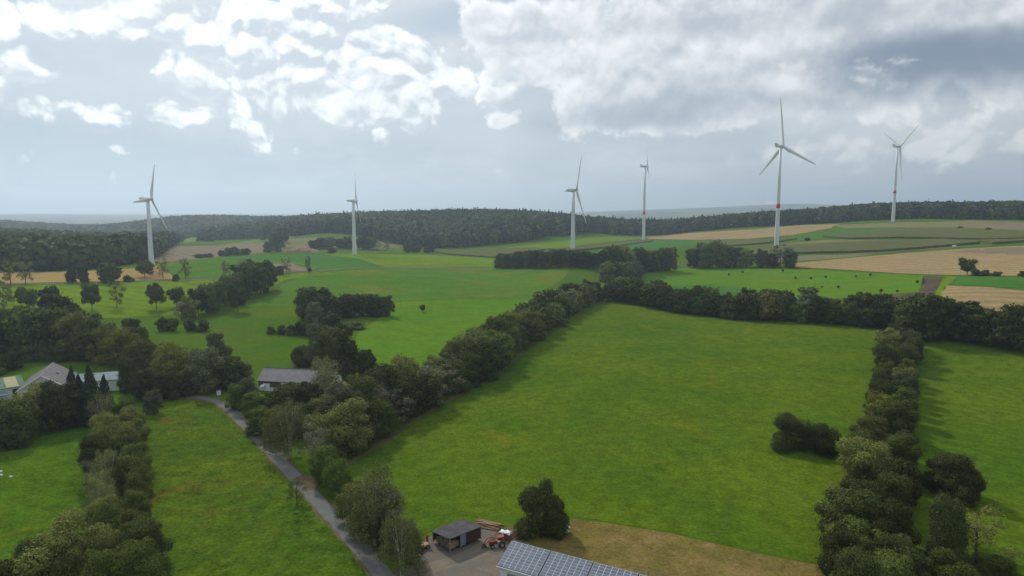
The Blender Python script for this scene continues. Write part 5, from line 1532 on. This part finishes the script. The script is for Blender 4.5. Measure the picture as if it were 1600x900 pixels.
# along the field road and ripe field
GR = 'trees along the field road'
for px, py, hp, kd, wr, lab in [(17, 444, 30, 'thin', .8, 'thin tree nearest the picture edge along the field road'), (40, 444, 28, 'thin', .8, 'thin tree second from the picture edge along the field road'), (112, 442.5, 20, 'dark', .85, 'small dark tree, first of the close pair on the field road'),
                                (131, 442.5, 22, 'dark', .7, 'small dark tree, second of the close pair on the field road'), (172, 441.5, 26, 'dark', 1.2, 'broad dark tree on the field road before the ripe field'), (199, 440, 9, 'darkshrub', 1.2, 'small dark bush beside the broad tree on the field road'), (206, 440, 6, 'shrub', 1.8, 'lowest bush beside the small dark bush on the field road'),
                                (226, 433, 22, 'parkgreen', 1.0, 'round airy tree at the foot of the first turbine'), (255, 435, 29, 'thin', .6, 'thin pale tree second beyond the first turbine foot'), (290, 436, 30, 'thin', .65, 'thin pale tree third beyond the first turbine foot'), (275, 439.5, 10, 'dark', 1.0, 'small dark bush between two thin pale trees'),
                                (353, 434, 24, 'grey', .7, 'thin grey tree behind the diagonal row on the field road'), (381, 431, 24, 'grey', .8, 'faint grey tree over the crest of the diagonal row'), (438, 429, 13, 'dark', 1.0, 'small dark tree on the field road past the diagonal row'), (448, 428, 24, 'thin', .6, 'thin tree beside the small dark one past the diagonal row'), (481, 425, 24, 'grey', .45, 'spindly grey tree on the field road by the green crop'), (484, 425, 6, 'dark', 1.0, 'tiny bush at the foot of the spindly grey tree')]:
    T(px, py, hp, kd, wr, lab, GR)
# farm copse
GF = 'trees around the farm'
for px, py, hp, kd, wr, lab in [(-5, 556, 56, 'dark', .9, 'dark tree at the picture edge behind the green-roofed barn'), (22, 553, 58, 'dark', .9, 'dark tree behind the green roof ridge, next to the edge tree'), (48, 554, 60, 'green', .9, 'large green tree right behind the farmhouse ridge, barn side'), (74, 552, 56, 'dark', .95, 'dark large tree behind the farmhouse gable top'),
                                (100, 553, 58, 'green', .9, 'large green tree behind the farmhouse, stable side'), (124, 556, 58, 'olive', .9, 'olive tree behind the start of the pale stable roof'), (148, 560, 56, 'dark', .9, 'dark tree behind the middle of the pale stable roof'), (170, 566, 52, 'olive', .9, 'olive tree behind the far part of the stable roof'),
                                (14, 535, 36, 'dark', 1.0, 'dark tree behind the farm copse at the picture edge'), (40, 532, 34, 'dark', 1.0, 'dark tree second in behind the farm copse'), (66, 530, 34, 'olive', 1.0, 'olive tree in the back of the farm copse'), (88, 520, 50, 'dark', .95, 'dark tree rising highest behind the farm copse toward the pasture'), (112, 524, 40, 'dark', 1.1, 'wide dark tree next to the highest one behind the farm copse'), (136, 535, 34, 'green', .9, 'green tree on the lane side of the wide dark one'),
                                (163, 532, 20, 'dark', .7, 'small dark tree standing apart behind the farm copse'), (205, 526, 24, 'dark', 1.0, 'compact dark tree at the copse edge toward the shrub line'), (190, 572, 50, 'yellow', .85, 'yellow-green tree between stable roof and compact dark tree'), (212, 560, 42, 'dark', .9, 'dark tree below the compact dark tree by the farm copse'),
                                (228, 580, 44, 'olive', 1.0, 'olive spreading tree between the stable and the orange-tinted tree'), (248, 574, 34, 'grey', 1.2, 'thin greyish tree above the orange-tinted tree'), (262, 604, 58, 'yellow', .95, 'orange-tinted tree above the lane end'), (288, 606, 52, 'yellow', .9, 'yellow-green tree beside the orange-tinted one above the lane'),
                                (318, 614, 62, 'bluish', .72, 'grey-green tall tree where the lane meets the trees'), (341, 576, 50, 'bluish', .75, 'dark grey-green lone tree in the pasture above the lane bend'), (340, 606, 42, 'yellow', .95, 'yellow-green bush-like tree behind the white cabinet'), (365, 606, 44, 'green', 1.0, 'green tree between the white cabinet and the white house'), (380, 602, 30, 'olive', 1.0, 'olive tree touching the white house end wall'),
                                (202, 614, 50, 'dark', .62, 'dark egg-shaped tree at the end of the pale stable'), (222, 626, 42, 'dark', .9, 'dark tree below the egg-shaped one by the lane meadow'), (245, 624, 38, 'dark', 1.0, 'dark bushy tree along the lane-meadow top, second from the short hedge'), (268, 622, 36, 'dark', 1.0, 'dark bushy tree along the lane-meadow top, third from short hedge'), (290, 616, 34, 'dark', 1.0, 'dark bushy tree along the lane-meadow top at the lane end'),
                                (240, 645, 32, 'bluish', .85, 'small rounded grey-green tree alone on the lane meadow top'), (66, 668, 54, 'olive', 1.0, 'olive-topped tree before the farmhouse wall'), (96, 670, 60, 'dark', 1.0, 'big dark tree between farmhouse and the spruces'), (52, 652, 18, 'grey', 1.0, 'thin greyish shrub-like tree by the garage forecourt'),
                                (113, 658, 71, 'spruce', .62, 'tall dark spruce nearest the farmhouse'), (131, 660, 64, 'spruce', .62, 'middle dark spruce of the group before the stable'), (147, 662, 78, 'spruce', .62, 'wide dark spruce before the pale stable'), (164, 652, 56, 'spruce', .62, 'dark spruce nearest the short hedge before the stable'),
                                (22, 690, 52, 'green', 1.1, 'green bush-like tree at the picture edge of the pasture'), (8, 700, 48, 'darkshrub', 1.1, 'dark bush beside the green edge tree of the pasture'), (-20, 588, 20, 'shrub', 1.6, 'low bush in the corner behind the green-roofed barn'), (15, 578, 22, 'darkshrub', 1.4, 'dark bush behind the green roof')]:
    T(px, py, hp, kd, wr, lab, GF)
GK = 'bushes along the back of the farm'
for px, lab in ((30, 'dark bush behind the green roof end nearest the farmhouse'), (50, 'dark bush behind the farmhouse roof, barn side'), (72, 'dark bush right behind the farmhouse gable top'), (100, 'dark bush behind the farmhouse eave, stable side'), (122, 'dark bush behind the stable roof, nearest the farmhouse'), (146, 'dark bush behind the middle of the pale stable roof'), (168, 'dark bush behind the far end of the pale stable roof')):
    T(px, 563, 19, 'darkshrub', 1.6, lab, GK)
# foot of the pasture
GQ = 'trees at the pasture foot'
for px, py, hp, kd, wr, lab in [(95, 935, 98, 'olive', .85, 'brownish tree at the pasture foot beside the short hedge'), (62, 940, 72, 'dark', .95, 'darker lower tree at the pasture foot next to the brownish one'), (30, 945, 60, 'dark', 1.1, 'dark bushy tree third from the short hedge at pasture foot'), (-5, 950, 55, 'darkshrub', 1.2, 'dark bush at the corner of the pasture foot'), (128, 940, 74, 'olive', .8, 'olive tree wedged between brownish tree and short hedge')]:
    T(px, py, hp, kd, wr, lab, GQ)
# far field trees
GV = 'far trees by the soil heap and valley'
for px, D, h, kd, wr, lab in [(433, 1020, 34, 'dark', 1.0, 'big dark tree beside the red soil heap'), (420, 1010, 18, 'green', 1.0, 'small tree left of the big dark tree by the soil heap'.replace('left of', 'just outside')), (443, 1130, 30, 'dark', .8, 'tall tree tip behind the big dark tree by the soil heap'), (492, 1010, 16, 'dark', 1.3, 'dark tree directly behind the red soil heap'), (505, 1020, 18, 'dark', 1.2, 'dark tree past the red soil heap'),
                              (516, 1010, 20, 'green', 1.2, 'green tree second past the red soil heap'), (532, 1015, 16, 'dark', 1.3, 'dark tree between the soil heap and second turbine'), (545, 1010, 20, 'dark', 1.1, 'dark tree just before the second turbine tower'), (566, 1010, 22, 'dark', 1.1, 'dark tree just past the second turbine tower'), (577, 1015, 20, 'dark', 1.1, 'dark tree second past the second turbine tower'),
                              (590, 1020, 16, 'grey', 1.2, 'thin grey tree third past the second turbine tower'), (604, 1010, 16, 'grey', 1.2, 'thin grey tree fourth past the second turbine tower'), (638, 960, 15, 'dark', 1.2, 'round dark tree on the meadow crest by the maize edge'), (651, 965, 9, 'dark', 2.0, 'low dark bush between the two round crest trees'), (672, 955, 14, 'dark', 1.4, 'wider round tree on the meadow crest by the maize edge'),
                              (518, 860, 8, 'darkshrub', 2.0, 'low dark bush on the yellow-green meadow crest'), (346, 900, 9, 'dark', 1.4, 'first low bush along the ploughed field edge'), (357, 905, 12, 'dark', 1.1, 'second bush along the ploughed field edge'), (366, 905, 13, 'dark', 1.3, 'third bush along the ploughed field edge'), (384, 910, 10, 'dark', 1.8, 'widest low bush along the ploughed field edge'), (310, 880, 6, 'darkshrub', 3.0, 'flat bush line start along the ploughed field edge'), (325, 885, 6, 'darkshrub', 3.0, 'flat bush line end along the ploughed field edge'),
                              (412, 1330, 14, 'green', 1.1, 'small round tree in the bright valley meadow'), (420, 1340, 12, 'green', 1.0, 'second small tree in the bright valley meadow'), (456, 1330, 14, 'green', .8, 'small tree at the far corner of the valley meadow'), (272, 1420, 22, 'dark', 1.2, 'dark tree group front by the tiny pale barn'), (282, 1400, 20, 'green', 1.2, 'green tree beside the tiny pale barn'), (318, 1380, 22, 'dark', 1.3, 'dark tree between two bright valley meadows'), (332, 1370, 20, 'dark', 1.4, 'dark tree at the edge of the larger valley meadow')]:
    p = at_d(px, D)
    plant(p, h * 0.85, h * 0.85 * wr, kd, lab, GV)
# right field trees
T(1511, 430, 22, 'parkgreen', .85, 'rounded tree at the track end by the stubble field')
T(1525, 431, 9, 'darkshrub', 1.4, 'dark bush next to the rounded tree by the stubble field')
T(1538, 431, 8, 'darkshrub', 1.8, 'wide low bush second past the rounded tree by the stubble')
T(1558, 431.5, 6, 'darkshrub', 2.2, 'flat bush third past the rounded tree by the stubble')
T(1598, 432, 7, 'darkshrub', 1.6, 'low bush at the picture edge beside the stubble field')
for px, py, lab in ((1500, 359, 'dark bush speck in the dry field below the crest wood'), (1545, 361, 'dark bush speck farther along the dry field below the crest wood'), (1262, 376, 'tiny bush on the grass by the maize tip near tallest turbine')):
    T(px, py, 4.5, 'darkshrub', 2.0, lab)
GN = 'saplings planted in the fresh meadow'
for i, (px, py, hp) in enumerate([(1139, 431, 4), (1160, 427, 3.5), (1223, 425, 4), (1243, 436, 3.5), (1267, 437, 4), (1290, 435, 4), (1337, 434, 4), (1338, 434, 4), (1360, 432, 4.5), (1433, 443, 4.5), (1310, 451, 4.5), (1284, 450, 3), (1376, 457, 5), (1402, 457, 4)]):
    if i == 7: continue
    T(px, py, hp, 'park', .9, 'tiny dark sapling dotted in the fresh green meadow', GN)
print('trees', NTREE[0])

# ------------------------------------------------------------------ haze: one closed box of even pale air round everything
def build_haze():
    m, g = new_mat('haze_air')
    v = g.new('ShaderNodeVolumePrincipled')
    v.inputs['Color'].default_value = (0.66, 0.83, 0.99, 1)
    v.inputs['Density'].default_value = HAZE
    v.inputs['Anisotropy'].default_value = 0.5
    o = g.new('ShaderNodeOutputMaterial'); g.l.new(v.outputs[0], o.inputs['Volume'])
    zmin = float(GP[:, 2].min()) - 1.0
    b = MB().box(-15900, 15900, -15900, 15900, zmin, 560.0).build('haze', m)
    tag(b, kind='stuff')
    b.display_type = 'WIRE'
HAZE = 1.3e-4
build_haze()
